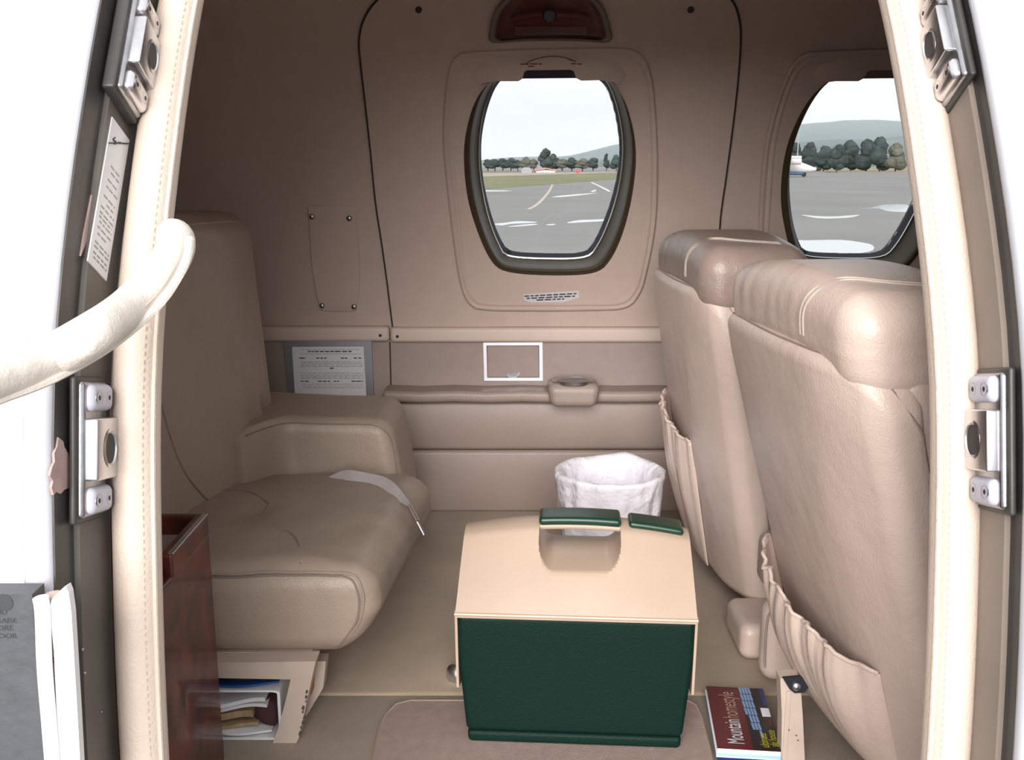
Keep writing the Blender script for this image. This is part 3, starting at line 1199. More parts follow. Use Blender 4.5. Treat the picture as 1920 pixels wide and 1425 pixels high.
sheet('magazine', -.49, -.352, 1.275, 1.47, .050, M['paper'], .006, 'curled white magazine pages on top inside the seat tray', .006, -.002, 'magazine', 2.2)
sheet('magazine', -.49, -.350, 1.278, 1.47, .040, M['paper'], .005, 'second curled white magazine below the top one in the seat tray', .005, -.002, 'magazine', 2.6)
sheet('envelope', -.49, -.372, 1.280, 1.47, .026, M['kraft'], .004, 'brown kraft envelope bundle in the middle of the seat tray', .010, -.004, 'envelope', 2.0)
sheet('envelope', -.49, -.365, 1.277, 1.47, .0115, M['kraft'], .002, 'brown kraft envelope low in the seat tray', .005, .0, 'envelope', 1.4)
sheet('paper_sheet', -.49, -.345, 1.272, 1.47, .006, M['paper'], .002, 'white sheet at the bottom of the seat tray', .003, .0, 'paper', 0.4)
obj('cloth_bundle', soft_box((-.374, 1.284, .006), (-.336, 1.46, .052), .014, (6, 10, 6), 4,
                             lambda p, q: p + Vector((.004 * math.sin(p.y * 90), 0, .004 * math.sin(p.x * 120 + p.y * 60)))), M['maroon_cloth'], None,
    label='dark maroon cloth bundle at the right end of the seat tray', cat='cloth')
sheet('folder', -.50, -.332, 1.275, 1.47, .0762, M['blue_folder'], .0, 'blue folder lying on top of the seat tray', .003, .004, 'folder')
sheet('folder', -.50, -.334, 1.282, 1.47, .0815, M['black_card'], .0, 'black folder on the blue one above the seat tray', .003, .006, 'folder')
sheet('folder', -.50, -.345, 1.290, 1.47, .0878, M['paper_grey'], .0, 'glossy grey folder topmost above the seat tray', .003, .003, 'folder')

# ================================================================== WOODEN CABINET
cb = empty('wooden_cabinet', (-.5, 1.1, 0), 'glossy red burl-wood cabinet between door trim and taupe seat', 'cabinet')
XC = -.3965
obj('lower_body', soft_box((-.60, .985, -.004), (XC, 1.222, .330), .006, (2, 2, 2), 3), M['burl_wood'], cb)
obj('upper_body', soft_box((-.60, .960, .32), (XC - .012, 1.082, .52), .005, (2, 2, 2), 3), M['burl_wood'], cb)
# raised rim around a tray top
tz = .330
for nm, a, b in (('rim_side', (XC - .016, 1.080, tz - .004), (XC, 1.222, tz + .026)), ('rim_back', (-.60, 1.206, tz - .004), (XC - .012, 1.222, tz + .026))):
    obj(nm, soft_box(a, b, .004, (2, 2, 2), 3), M['burl_wood'], cb)
obj('tray_lining', box((-.595, 1.083, tz - .002), (XC - .015, 1.207, tz + .002)), M['leather_ledge'], cb, smooth=False)
obj('metal_strip', soft_box((XC - .006, 1.082, tz + .0255), (XC + .001, 1.216, tz + .0275), .0009, (1, 2, 1), 2), M['bright_steel'], cb)

# ================================================================== COOLER
yaw = math.radians(-3.6)
cc = Vector((.0925, 1.341, .0032))


def cw(p):
    x, y, z = p
    return Vector((cc.x + x * math.cos(yaw) - y * math.sin(yaw), cc.y + x * math.sin(yaw) + y * math.cos(yaw), cc.z + z))


ck = empty('cooler', cc, 'small picnic cooler with beige tent lid and dark green body on the aisle mat', 'cooler')
HW, HD = .1615, .104


def body_fn(p, q):
    t = (p.z / .195)
    k = .925 + .075 * min(1, t * 1.4)
    return cw(Vector((p.x * k, p.y * (.94 + .06 * t), p.z)))


obj('body', soft_box((-HW, -HD, .018), (HW, HD, .196), .008, (8, 8, 10), 4, body_fn), M['cooler_green'], ck)
obj('base_rim', soft_box((-HW + .001, -HD + .001, 0), (HW - .001, HD - .001, .0175), .006, (4, 4, 2), 3, body_fn), M['cooler_green'], ck)
# lid as a height field
N1, N2 = -.054, .064       # hand hole limits


def tent(y, x):
    a = abs(y)
    zr = .303 - .016 * (x / HW) ** 2
    y0, y1 = HD + .003, .026
    if a >= y1:
        t = (y0 - a) / (y0 - y1)
        z = .200 + (zr - .006 - .200) * (t + .12 * t * (1 - t))
    else:
        z = zr - .006 * (a / y1) ** 2
    return z


def cap(x, y):
    if N1 < x < N2:
        e = min(x - N1, N2 - x)
        r = .022
        add = 0
        if e < r:
            add = .03 * (r - math.sqrt(max(r * r - (r - e) ** 2, 0))) / r
        return .247 + .010 * max(0, 1 - (y / .075) ** 2) + add
    return 9


xs = sorted(set([round(-HW - .002 + (2 * HW + .004) * i / 40, 5) for i in range(41)] + [N1 - .0005, N1 + .0008, N2 - .0008, N2 + .0005]
                + [N1 + .022 * k / 8 for k in range(9)] + [N2 - .022 * k / 8 for k in range(9)]))
ysl = [-(HD + .003) + 2 * (HD + .003) * i / 64 for i in range(65)]
V, F = [], []
for x in xs:
    for y in ysl:
        sx = x * (1 - .03 * max(0, (tent(y, x) - .2) / .1))
        V.append(cw(Vector((sx, y, min(tent(y, x), cap(x, y))))))
n2 = len(ysl)
for i in range(len(xs) - 1):
    for j in range(n2 - 1):
        a = i * n2 + j
        F.append((a, a + n2, a + n2 + 1, a + 1))
k0 = len(V)
for i in (0, len(xs) - 1):
    for j in range(n2):
        p = V[i * n2 + j]
        V.append(Vector((p.x, p.y, cc.z + .194)))
for s, i in ((0, 0), (1, len(xs) - 1)):
    for j in range(n2 - 1):
        F.append((i * n2 + j, i * n2 + j + 1, k0 + s * n2 + j + 1, k0 + s * n2 + j))
for j in (0, n2 - 1):
    k1 = len(V)
    for i in range(len(xs)):
        p = V[i * n2 + j]
        V.append(Vector((p.x, p.y, cc.z + .194)))
    for i in range(len(xs) - 1):
        F.append((i * n2 + j, (i + 1) * n2 + j, k1 + i + 1, k1 + i))
lid = obj('lid', (V, F), M['cooler_beige'], ck, angle=28)
obj('lid_edge', tube([cw((-HW - .003, -HD - .0025, .199)), cw((HW + .003, -HD - .0025, .199))], .0026, 8), M['cooler_beige'], ck)
for s in (-1, 1):
    arm = [(s * (HW + .0005), -.098, .20), (s * (HW + .0005), .098, .20), (s * (HW - .001), .085, .14), (s * (HW - .003), .035, .075), (s * (HW - .003), -.035, .075), (s * (HW - .001), -.098, .085)]
    obj('lid_arm', prism([cw(p) for p in arm], Vector((s * .0035, 0, 0))), M['cooler_beige'], ck, smooth=False)
# carrying bar over the hand hole, green grip, green release button


def ridge(x):
    return .303 - .016 * (x / HW) ** 2


def barfn(p, q):
    return cw(Vector((p.x, p.y, p.z + ridge(p.x))))


obj('handle_bar', soft_box((N1 - .004, -.018, -.013), (N2 + .004, .018, -.003), .005, (16, 3, 1), 3, barfn), M['cooler_beige'], ck)
grip = obj('handle_grip', soft_box((N1 + .001, -.024, -.004), (N2 - .001, .024, .0075), .005, (16, 3, 1), 3, barfn), M['grip_green'], ck)
obj('release_button', soft_box((.074, -.022, -.004), (.151, .022, .0060), .005, (10, 3, 1), 3, barfn), M['grip_green'], ck)
# floor fitting beside the cooler
fa = empty('floor_anchor', Pz(855, 1302, 0), 'small round steel floor fitting beside the left side of the cooler', 'floor fitting')
pa = P(856, 1280, 1.43)
pa.z = max(pa.z, .012)
obj('lug', disc(pa, .016, (-.5, -.85, .2), .009, 20, .004), M['bright_steel'], fa)
obj('lug_hole', disc(pa + Vector((-.004, -.008, .002)), .0045, (-.5, -.85, .2), .0035, 12), M['dark_hole'], fa)
obj('lug_base', soft_box((pa.x - .012, pa.y - .008, 0), (pa.x + .014, pa.y + .012, .010), .003, (1, 1, 1), 2), M['steel'], fa)

# ================================================================== WASTE BIN with white bag
bc = Vector((.194, 1.870, 0))
bn = empty('waste_bin', bc, 'small grey waste bin under the white plastic liner by the far wall', 'bin')


def lathe(prof, c, n=40, fn=None, sx_=1.0):
    L = []
    for r, z in prof:
        row = []
        for k in range(n):
            a = 2 * PI * k / n
            p = Vector((c.x + r * math.cos(a) * sx_, c.y + r * math.sin(a), c.z + z))
            row.append(fn(p, a, r, z) if fn else p)
        L.append(row)
    return rings(L)


g = lathe([(.001, .002), (.066, .002), (.085, .190), (.082, .190), (.064, .008), (.001, .008)], bc, 40, None, 1.09)
obj('bin_shell', g, M['bin_grey'], bn)


def bagfn(p, a, r, z):
    k = noise.noise(Vector((math.cos(a) * 3.2, math.sin(a) * 3.2, z * 18)))
    k2 = noise.noise(Vector((math.cos(a) * 9, math.sin(a) * 9, z * 30 + 5)))
    k3 = math.sin(a * 11 + z * 40 + 3 * k)
    d = Vector((math.cos(a), math.sin(a), 0))
    amp = 1.0 if r > .0825 and z < .2 else .45
    rimz = .004 * noise.noise(Vector((math.cos(a) * 2, math.sin(a) * 2, 9)))
    tuft = .010 * math.exp(-((a - 1.15) / .30) ** 2) if z > .195 else 0
    return p + d * amp * (.004 * k + .0028 * k2 + .0020 * k3) + Vector((0, 0, (rimz if z > .15 else 0) + tuft))


pr = []
for i in range(13):
    t = i / 12
    pr.append((.083 + .016 * t, .035 + .160 * t))
pr += [(.1015, .203), (.1005, .209), (.095, .212), (.088, .208), (.081, .200)]
for i in range(1, 11):
    t = i / 10
    pr.append((.077 - .020 * t, .195 - .175 * t))
pr.append((.03, .015))
pr.append((.001, .014))
obj('bin_liner', lathe(pr, bc, 96, bagfn, 1.09), M['bag'], None, angle=80, label='crinkled white plastic bag lining the small bin behind the cooler', cat='plastic bag')


# ================================================================== RIGHT SEATS
def make_seat(label, X0, Yc, yaw, k, lm, pz, pb=1.0, pe=.075):
    root = empty('cabin_seat', (X0 + .1, Yc, 0), label, 'seat', 'pair of beige leather seats seen from behind')
    cy, sy = math.cos(yaw), math.sin(yaw)

    def w(p):
        x, y, z = p
        x = x - k * z
        return Vector((X0 + x * cy - y * sy, Yc + x * sy + y * cy, z))
    H = .205

    def panel(p, q):
        x, y, z = p
        x -= .014 * (1 - q.y ** 2) * (1 - .3 * q.z ** 2)
        # near side wraps round towards the cushion
        if q.y < -.35:
            x += .026 * ((-q.y - .35) / .65) ** 2
        if q.z > .8:
            x += .004 * (q.z - .8) / .2
        R_ = .055
        if y < -H + R_:
            zt_p = .60 - R_ * (1 - math.sqrt(max(0, 1 - ((-H + R_ - y) / R_) ** 2)))
            if z > .36:
                z = .36 + (z - .36) * (zt_p - .36) / .24
        x += .0025 * noise.noise(Vector((y * 9, z * 7, 2)))
        return w(Vector((x, y, z)))
    PA, PB = Vector((0, -H, .045)), Vector((.060, H, .600))
    obj('back_panel', soft_box(PA, PB, .022, (4, 20, 30), 5, panel), M['leather_beige'], root)

    def cus(p, q):
        x, y, z = p
        x += .012 * (1 - q.z ** 2) * (1 - q.y ** 2) * (q.x > 0)
        y += .006 * (1 - q.z ** 2) * q.y
        if q.z < -.6:
            y += .02 * q.y * (-q.z - .6)
        return w(Vector((x, y, z)))
    obj('back_cushion', soft_box((.050, -H + .007, .075), (.190, H - .003, .60), .034, (6, 16, 24), 5, cus), lm, root)

    def head(p, q):
        x, y, z = p
        z += .020 * (1 - q.y ** 2) * max(0, q.z)
        if q.z > 0:
            x += .010 * q.z
        # gathers along the rear edge
        if q.x < 0:
            g = math.exp(-((q.z - .45) / .4) ** 2)
            x += .0016 * noise.noise(Vector((y * 38 + 6 * z, z * 5, 3))) * g * (-q.x) + .0006 * math.sin(y * 190 + 30 * z) * g * max(0, q.y)
        return w(Vector((x, y, z)))
    HA, HB = Vector((.010, -H + .006, .548)), Vector((.198, H - .002, .664))
    obj('headrest_roll', soft_box(HA, HB, .040, (10, 60, 14), 7, head), lm, root)
    for off in (0, .010):
        path = [face_pt(HA, HB, .040, head, f_) for f_ in ((-1, -.40 + off * 5, .05), (-1, -.43 + off * 5, .45), (-.92, -.50 + off * 5, .8), (-.6, -.58 + off * 5, 1), (-.1, -.68 + off * 5, 1), (.5, -.78 + off * 5, 1))]
        obj('head_seam', tube(spline(path, 40), .0011, 6), M['stitch_light'], root)
    # piping around the panel
    pp = [face_pt(PA, PB, .022, panel, (-.6, f / 12, .985)) for f in range(11, -9, -1)]
    pp += [face_pt(PA, PB, .022, panel, (-.3, -.90, .97)), face_pt(PA, PB, .022, panel, (.3, -.98, .93))]
    pp += [face_pt(PA, PB, .022, panel, (.5, -.985, f / 12)) for f in range(10, -12, -1)]
    obj('panel_piping', tube([p for p in spline(pp, 120)], .0017, 6), M['leather_worn'], root)
    # gathered map pocket
    nu, nv = 72, 26

    def pk(s, t):
        y = H - .006 - (2 * H - pe) * s
        zt = pz - .045 * s + .004 * noise.noise(Vector((s * 14, 1, 2)))
        z = zt + (.058 - zt) * t
        e = math.sin(PI * min(1, max(0, s))) ** .55
        bulge = (.016 + .058 * math.sin(PI * min(1, t * .62 + .10)) * (1 - t) ** .35) * e * (1 - .55 * t) * pb
        pleat = (.0115 * noise.noise(Vector((s * 11, .3 * t, 7))) + .0075 * noise.noise(Vector((s * 26, .5 * t, 4)))) * (1 - t) ** 1.1
        pleat += .005 * math.sin(s * 16 + .6) * math.sin(PI * t)
        # panel surface at (y,z)
        q = y / H
        xs_ = -.014 * (1 - q * q)
        if q < -.35:
            xs_ += .026 * ((-q - .35) / .65) ** 2
        x = xs_ - .0015 - bulge - pleat * e
        return w(Vector((x, y, z + .003 * math.sin(s * 47) * (1 - t) ** 6)))
    g = grid(pk, nu, nv)
    obj('map_pocket', thick(g, nu, nv, (.0028, 0, -.0006)), M['leather_beige'], root, angle=80)
    hem = [pk(i / nu, 0) + Vector((-.0003, 0, .0006)) for i in range(nu + 1)]
    obj('pocket_hem', tube(hem, .0027, 8), M['leather_beige'], root)
    # seat cushion, base
    obj('seat_cushion', soft_box((.16, -H + .01, .11), (.50, H - .01, .235), .035, (6, 8, 4), 5, lambda p, q: Vector((X0 + (p.x) * cy - p.y * sy, Yc + p.x * sy + p.y * cy, p.z))), lm, root)
    for sgn in (-1, 1):
        y0 = sgn * .13
        obj('base_leg', xf(box((.16, y0 - .014, 0), (.44, y0 + .014, .10)), lambda p: Vector((X0 + p.x * cy - p.y * sy, Yc + p.x * sy + p.y * cy, p.z))), M['base_paint'], root, smooth=False)
    return root, w


seatA, wA = make_seat('nearest beige leather seat beside the right door trim, back leaning towards the cooler', .478, 1.205, math.radians(6), .27, M['leather_beige'], .258)
seatB, wB = make_seat('farther beige leather seat with darker worn headrest under the far window, behind the nearest seat', .392, 1.80, math.radians(3), .17, M['leather_worn'], .345, .55, .165)

# side pads seen between the two seats
obj('side_pad', soft_box((.375, 1.485, .001), (.54, 1.61, .064), .018, (5, 4, 3), 5), M['leather_beige'], seatB)
obj('side_pad', soft_box((.388, 1.395, .012), (.52, 1.445, .142), .022, (5, 3, 4), 5, lambda p, q: p + Vector((.01 * q.z * 0, 0, 0))), M['leather_beige'], seatA)
obj('pad_welt', tube(spline([(.396, 1.3965, .135), (.391, 1.3975, .12), (.390, 1.3985, .08), (.391, 1.3975, .04)], 20), .0016, 6), M['leather_worn'], seatA)
arm = obj('arm_end', soft_box((.405, 1.490, .125), (.46, 1.545, .215), .020, (3, 3, 4), 5), M['leather_worn'], seatB)
obj('arm_button', soft_box(P(1436, 1053, 1.487) - Vector((.0, .0, .003)), P(1452, 1053, 1.487) + Vector((0, .008, .003)), .0025, (2, 1, 1), 3), M['chrome'], arm)
# seat A frame leg with bracket and bolt
ya = 1.206
leg = [P(1463, 1272, ya), P(1500, 1270, ya), P(1505, 1340, ya), P(1509, 1445, ya), P(1464, 1445, ya), P(1466, 1340, ya)]
leg = [Vector((p.x, p.y, max(p.z, -.003))) for p in leg]
fl_ = obj('front_leg', prism(leg, (0, .022, 0)), M['base_paint'], seatA, smooth=False)
obj('leg_edge', box((leg[4].x + .0005, ya - .002, -.003), (leg[4].x + .006, ya + .0, .11)), M['base_paint'], fl_, smooth=False)
br = [P(1468, 1272, ya - .003), P(1512, 1268, ya - .003), P(1516, 1290, ya - .003), P(1508, 1299, ya - .003), P(1490, 1300, ya - .003), P(1480, 1292, ya - .003)]
bk = obj('bracket', prism(br, (0, .005, 0)), M['black_rubber'], seatA, smooth=False)
obj('bolt', disc(P(1493, 1287, ya - .0032), .0058, (0, -1, 0), .003, 18, .002), M['steel'], bk)
for u, v in ((1479, 1369), (1493, 1379), (1496, 1388)):
    obj('paint_nick', disc(P(u, v, ya - .0005), .0011, (0, -1, 0), .0006, 8), M['base_chip'], fl_)
# contents showing in the far seat's pocket
obj('booklet', soft_box(wB((-.030, .05, .14)), wB((-.030, .05, .14)) + Vector((.008, .12, .105)), .002, (1, 2, 2), 2), M['mag_red'], None,
    label='dark red booklet tucked in the far seat pocket', cat='booklet')

# ================================================================== MAGAZINES on the floor
zt = .020


def mag_quad(z):
    pts = [Pz(1343, 1396, z), Pz(1352 + 135, 1399, z), Pz(1465, 1288, z), Pz(1323, 1288, z)]
    return pts


c0 = Pz(1345, 1402, zt)
c3 = Pz(1324, 1286, zt)
yd = (c3 - c0)
Lm = yd.length
yd.normalize()
xd = Vector((yd.y, -yd.x, 0))
Wm = .122


def magpt(a, b, z):
    """a across (0..1 = left to right), b from near edge to far edge"""
    p = c0 + xd * (a * Wm) + yd * (b * Lm)
    return Vector((p.x, p.y, z))


def mag_box(z0, z1, a0=0, a1=.70, b0=0, b1=1):
    a1 = min(a1, .70)
    lo = [magpt(a0, b0, z0), magpt(a1, b0, z0), magpt(a1, b1, z0), magpt(a0, b1, z0)]
    return prism(lo, (0, 0, z1 - z0))


mg = empty('magazine', magpt(.5, .5, .014), 'home magazine with red and black cover, topmost of the floor stack beside the seat leg', 'magazine', 'magazines stacked on the floor')
obj('pages', mag_box(.0145, .0190, .004, .996, .004, 1), M['mag_pages'], mg, smooth=False)
cov = obj('cover', mag_box(.0190, .0198), M['mag_red'], mg, smooth=False)
obj('cover_photo', mag_box(.0199, .0200, .40, .699, .0, 1), M['mag_black'], cov, smooth=False)
# glazed roof: four columns of panes, cut off by the diagonal
for cix in range(4):
    for rix in range(7):
        b0 = 1 - .118 * (rix + 1) + .012
        b1 = 1 - .118 * rix
        a0 = .40 + cix * .036 + .045 * (1 - b0) * .5
        a1 = a0 + .028
        if b0 < .12 + .07 * (3 - cix) + (.10 if cix == 0 else 0):
            continue
        obj('printed_pane', prism([magpt(a0, b0, .02005), magpt(a1, b0, .02005), magpt(a1 - .010, b1, .02005), magpt(a0 - .010, b1, .02005)], (0, 0, .0001)), M['mag_blue'], cov, smooth=False)
obj('printed_block', mag_box(.0201, .0202, .60, .699, .52, .66), M['mag_pages'], cov, smooth=False)
obj('printed_block', mag_box(.0201, .0202, .64, .699, .70, 1), M['mag_navy'], cov, smooth=False)
obj('printed_block', mag_box(.0201, .0202, .655, .685, .36, .50), M['mag_red'], cov, smooth=False)
tm = frame_matrix(magpt(.315, .07, .02025), yd, -xd)
t1 = text('title_lettering', 'Mountain', .033, M['mag_title'], cov, tm, 'LEFT', .50)
t2 = text('title_lettering', 'homestyle', .033, M['mag_title_tan'], cov, frame_matrix(magpt(.315, .46, .02025), yd, -xd), 'LEFT', .54)
text('yellow_lettering', 'ultimate', .0175, M['mag_yellow'], cov, frame_matrix(magpt(.585, .04, .02025), yd, -xd), 'LEFT', .62)
text('yellow_lettering', 'ski house', .0175, M['mag_yellow'], cov, frame_matrix(magpt(.690, .06, .02025), yd, -xd), 'LEFT', .62)
m2 = empty('magazine', magpt(.5, .5, .009), 'magazine with light blue page edges, second in the floor stack', 'magazine', 'magazines stacked on the floor')
obj('pages', mag_box(.0090, .0136, -.012, .98, -.012, .99), M['mag_pages_blue'], m2, smooth=False)
obj('cover', mag_box(.0136, .0144, -.014, .98, -.013, .99), M['mag_pages'], m2, smooth=False)
m3 = empty('magazine', magpt(.5, .5, .004), 'dark magazine at the bottom of the floor stack', 'magazine', 'magazines stacked on the floor')
obj('pages', mag_box(.0035, .0082, .0, .99, -.02, .98), M['mag_navy'], m3, smooth=False)
obj('cover', mag_box(.0082, .0089, -.010, .99, -.022, .98), M['mag_pages'], m3, smooth=False)

# ================================================================== THINGS ON THE WALL
# access panel with four screws
ap_px = [(584, 387), (655, 388), (665, 391), (668, 400), (671, 440), (675, 490), (674, 540), (669, 578), (660, 584), (610, 583), (600, 578), (592, 545), (584, 490), (580, 430), (578, 392)]
al = spline([wallhit(u, v, .004) for u, v in ap_px], 64, True)
ap = empty('access_panel', wallhit(625, 583, 0), 'beige access cover fixed with four screws left of the window panel', 'cover panel')
cA = sum(al, Vector()) / len(al)


def apoff(loop, d, off):
    return [Vector((p.x + (cA.x - p.x) * d, far(p.z + (cA.z - p.z) * d) + .006 + off, p.z + (cA.z - p.z) * d)) for p in loop]


L = [apoff(al, 0, .001), apoff(al, 0, -.0035), apoff(al, .02, -.005)] + [apoff(al, .02 + .97 * k / 8, -.005) for k in range(1, 9)]
obj('cover_plate', rings(L, True, False, True), M['lining'], ap, angle=50)
for u, v in ((585, 406), (655, 409), (604, 573), (664, 575)):
    obj('screw', disc(wallhit(u, v, .0008), .0065, (0, -1, -.15), .004, 16, .002), M['steel'], ap)

# framed certificate
YC = 2.236
ce = empty('certificate_frame', P(615, 728, YC), 'grey metal frame holding a printed certificate behind the seat wing', 'certificate')


def quad_px(px, Y, Z=None):
    return [P(u, v, Y) for u, v in px]


fo = quad_px([(532, 635), (696, 635), (701, 745), (541, 745)], YC)
fi = quad_px([(547, 650), (682, 649), (687, 745), (553, 745)], YC)
dy = Vector((0, .008, 0))
obj('metal_frame', rings([fo, fi, [p + dy for p in fi], [p + dy for p in fo], fo]), M['alu_frame'], ce, smooth=False)
pap = obj('certificate_paper', prism(quad_px([(547, 649.5), (682, 649), (687, 745), (553, 745)], YC + .004), (0, .002, 0)), M['paper'], ce, smooth=False)
rng = random.Random(11)
V1, V2, V3 = [], [], []


def words(x0, x1, y, h, bag, gap=.25, slant=0.06):
    u = x0
    while u < x1:
        wd = rng.uniform(4, 11)
        e = min(u + wd, x1)
        bag.append(prism(quad_px([(u + (y - 650) * slant, y), (e + (y - 650) * slant, y), (e + (y - 650) * slant, y + h), (u + (y - 650) * slant, y + h)], YC + .0036), (0, .0005, 0)))
        u = e + rng.uniform(1.0, 2.6)


words(564, 674, 655, .9, V2)
words(577, 660, 658, 2.2, V1)
words(562, 678, 663.5, .8, V2)
for a, b in ((560, 572), (592, 611), (638, 650), (662, 678)):
    words(a, b, 670.5, 2.0, V1)
for y in (678, 681, 684, 687):
    words(562, 678, y, 1.0, V3 if y in (678, 684) else V2)
words(616, 624, 689.5, 2.2, V1)
for y in (699, 703, 706, 709):
    words(560, 678, y, 1.0, V3 if y != 706 else V2)
for a, b in ((560, 575), (592, 615), (622, 632), (655, 677)):
    words(a, b, 714, 1.8, V1)
for y in (720, 724, 727):
    words(562, 678, y, .8, V2)
tag(obj('bold_print', merge(*V1), M['ink'], pap, smooth=False), kind='stuff')
tag(obj('fine_print', merge(*V2), M['ink_grey'], pap, smooth=False), kind='stuff')
tag(obj('green_print', merge(*V3), M['ink_green'], pap, smooth=False), kind='stuff')

# ash tray
YA = 2.2455
at_ = empty('wall_ashtray', P(962, 713, YA), 'small ashtray flap in a silver frame on the side wall below the window', 'ashtray')
fo = quad_px([(906, 642), (1017, 641.5), (1018, 713.5), (908, 713.5)], YA)
fi = quad_px([(912, 647.5), (1011, 647), (1011.5, 708), (913.5, 708)], YA)
dy = Vector((0, .006, 0))
db = Vector((0, -.003, 0))
obj('silver_frame', rings([[p + db for p in fo], [p + db for p in fi], [p + dy for p in fi], [p + dy for p in fo], [p + db for p in fo]]), M['alu_light'], at_, smooth=False)
fl2 = quad_px([(914, 649), (1009.5, 648.5), (1010, 706.5), (915, 706.5)], YA)
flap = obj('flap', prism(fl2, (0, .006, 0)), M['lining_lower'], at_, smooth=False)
dl = quad_px([(912, 647.5), (1011, 647), (1011.5, 708), (913.5, 708)], YA + .0035)
obj('frame_gap', rings([dl, fl2]), M['seam_dark'], at_, smooth=False)
ft = [P(949, 698, YA - .002), P(974, 698, YA - .002), P(971, 704, YA - .002), P(966, 707, YA - .002), P(957, 707, YA - .002), P(952, 704, YA - .002)]
obj('finger_pull', prism(ft, (0, .004, 0)), M['steel'], flap, smooth=False)
obj('pull_lip', tube([p + Vector((0, -.001, 0)) for p in ft[1:]], .0012, 6), M['alu_light'], flap)

# cup holder
YH = 2.135
ch = empty('cup_holder', P(1075, 767, YH), 'leather-covered cup holder with metal cup in the side ledge', 'cup holder')
c_t = P(1075, 716, YH + .035)
r_t = .053
zt_, zb_ = c_t.z, P(1075, 766, YH).z


def chf(p, q):
    x, y, z = p
    t = q.z * .5 + .5
    c = Vector((c_t.x, 0, 0))
    x = c_t.x + (x - c_t.x) * (.80 + .20 * t ** .7)
    return Vector((x, y, z))


obj('holder_body', soft_box((c_t.x - .0600, YH, zb_), (c_t.x + .0600, 2.225, zt_), .018, (8, 4, 5), 6, chf), M['leather_ledge'], ch)
cupc = Vector((c_t.x, c_t.y, zt_ + .001))
cg = lathe([(.046, -.004), (.0475, .0025), (.0455, .0045), (.043, .003), (.039, .0012), (.036, .0008), (.001, .0006)], cupc, 40, lambda p, a, r, z: Vector((p.x, c_t.y + (p.y - c_t.y) * .72, p.z)))
obj('metal_cup', cg, M['bright_steel'], ch)
cg = lathe([(.037, .0012), (.034, .0011), (.001, .0011)], cupc, 40, lambda p, a, r, z: Vector((p.x, c_t.y + .004 + (p.y - c_t.y) * .66, p.z)))
obj('cup_bottom', cg, M['steel'], ch)

# white placard below the window
pc = empty('window_placard', wallhit(1033, 567, -.004), 'small pale placard with three lines of print below the window', 'placard')
pq = [wallhit(u, v, -.0052) for u, v in ((981, 552), (1085, 545), (1086, 558), (1060, 566), (1000, 569), (983, 563))]
pb = obj('placard_plate', prism(pq, (0, .0012, 0)), M['placard'], pc, smooth=False)
V1 = []
for row, (x0, x1, ya0, ya1) in enumerate(((983, 1081, 554.3, 549.2), (987, 1078, 558.4, 554), (1006, 1058, 561.5, 559.3))):
    u = x0
    while u < x1:
        wd = rng.uniform(5, 13)
        e_ = min(u + wd, x1)
        va = ya0 + (ya1 - ya0) * (u - x0) / (x1 - x0)
        vb = ya0 + (ya1 - ya0) * (e_ - x0) / (x1 - x0)
        V1.append(prism([wallhit(u, va, -.0056), wallhit(e_, vb, -.0056), wallhit(e_, vb + 2.5, -.0056), wallhit(u, va + 2.5, -.0056)], (0, .0004, 0)))
        u = e_ + 2.4
tag(obj('print', merge(*V1), M['ink'], pb, smooth=False), kind='stuff')

# emergency handle box over the window
eb = empty('emergency_handle_box', wallhit(1030, 80, 0), 'arched brown box with red emergency handle behind tinted cover above the window', 'handle box')
hb_px = [(921, 80), (919, 55), (926, 28), (940, 8), (960, -8), (990, -20), (1075, -20), (1100, -10), (1120, 5), (1134, 26), (1142, 52), (1143, 79), (1090, 78), (1030, 77), (975, 78)]
ho = spline([wallhit(u, v, -.001) for u, v in hb_px], 80, True)
cH = sum(ho, Vector()) / len(ho)


def hof(d, off):
    return [Vector((p.x + (cH.x - p.x) * d, far(p.z + (cH.z - p.z) * d) + off, p.z + (cH.z - p.z) * d)) for p in ho]


obj('housing_rim', rings([hof(0, .004), hof(0, -.016), hof(.03, -.020), hof(.11, -.016), hof(.13, -.006), hof(.14, .003)]), M['brown_plastic'], eb, angle=50)
obj('red_tray', rings([hof(.14, -.0025)] + [hof(.14 + .84 * k / 6, -.002 + .0 * k) for k in range(1, 7)], True, False, True), M['red_plastic'], eb)
hpts = [wallhit(u, v, -.010) for u, v in ((960, 36), (990, 28), (1030, 26), (1070, 28), (1105, 36))]
obj('grab_handle', tube(spline(hpts, 24), .0075, 10), M['red_plastic'], eb)
obj('pivot_knob', disc(wallhit(1030, 28, -.010), .013, (0, -1, -.3), .012, 20), M['black_rubber'], eb)
obj('printed_strip', prism([wallhit(u, v, -.0045) for u, v in ((965, 50), (1100, 50), (1100, 66), (965, 66))], (0, .001, 0)), M['brown_plastic'], eb, smooth=False)
cv = rings([hof(.10, -.0165)] + [hof(.10 + .88 * k / 6, -.020) for k in range(1, 7)], True, False, True)
obj('tinted_cover', cv, M['tinted_cover'], eb)

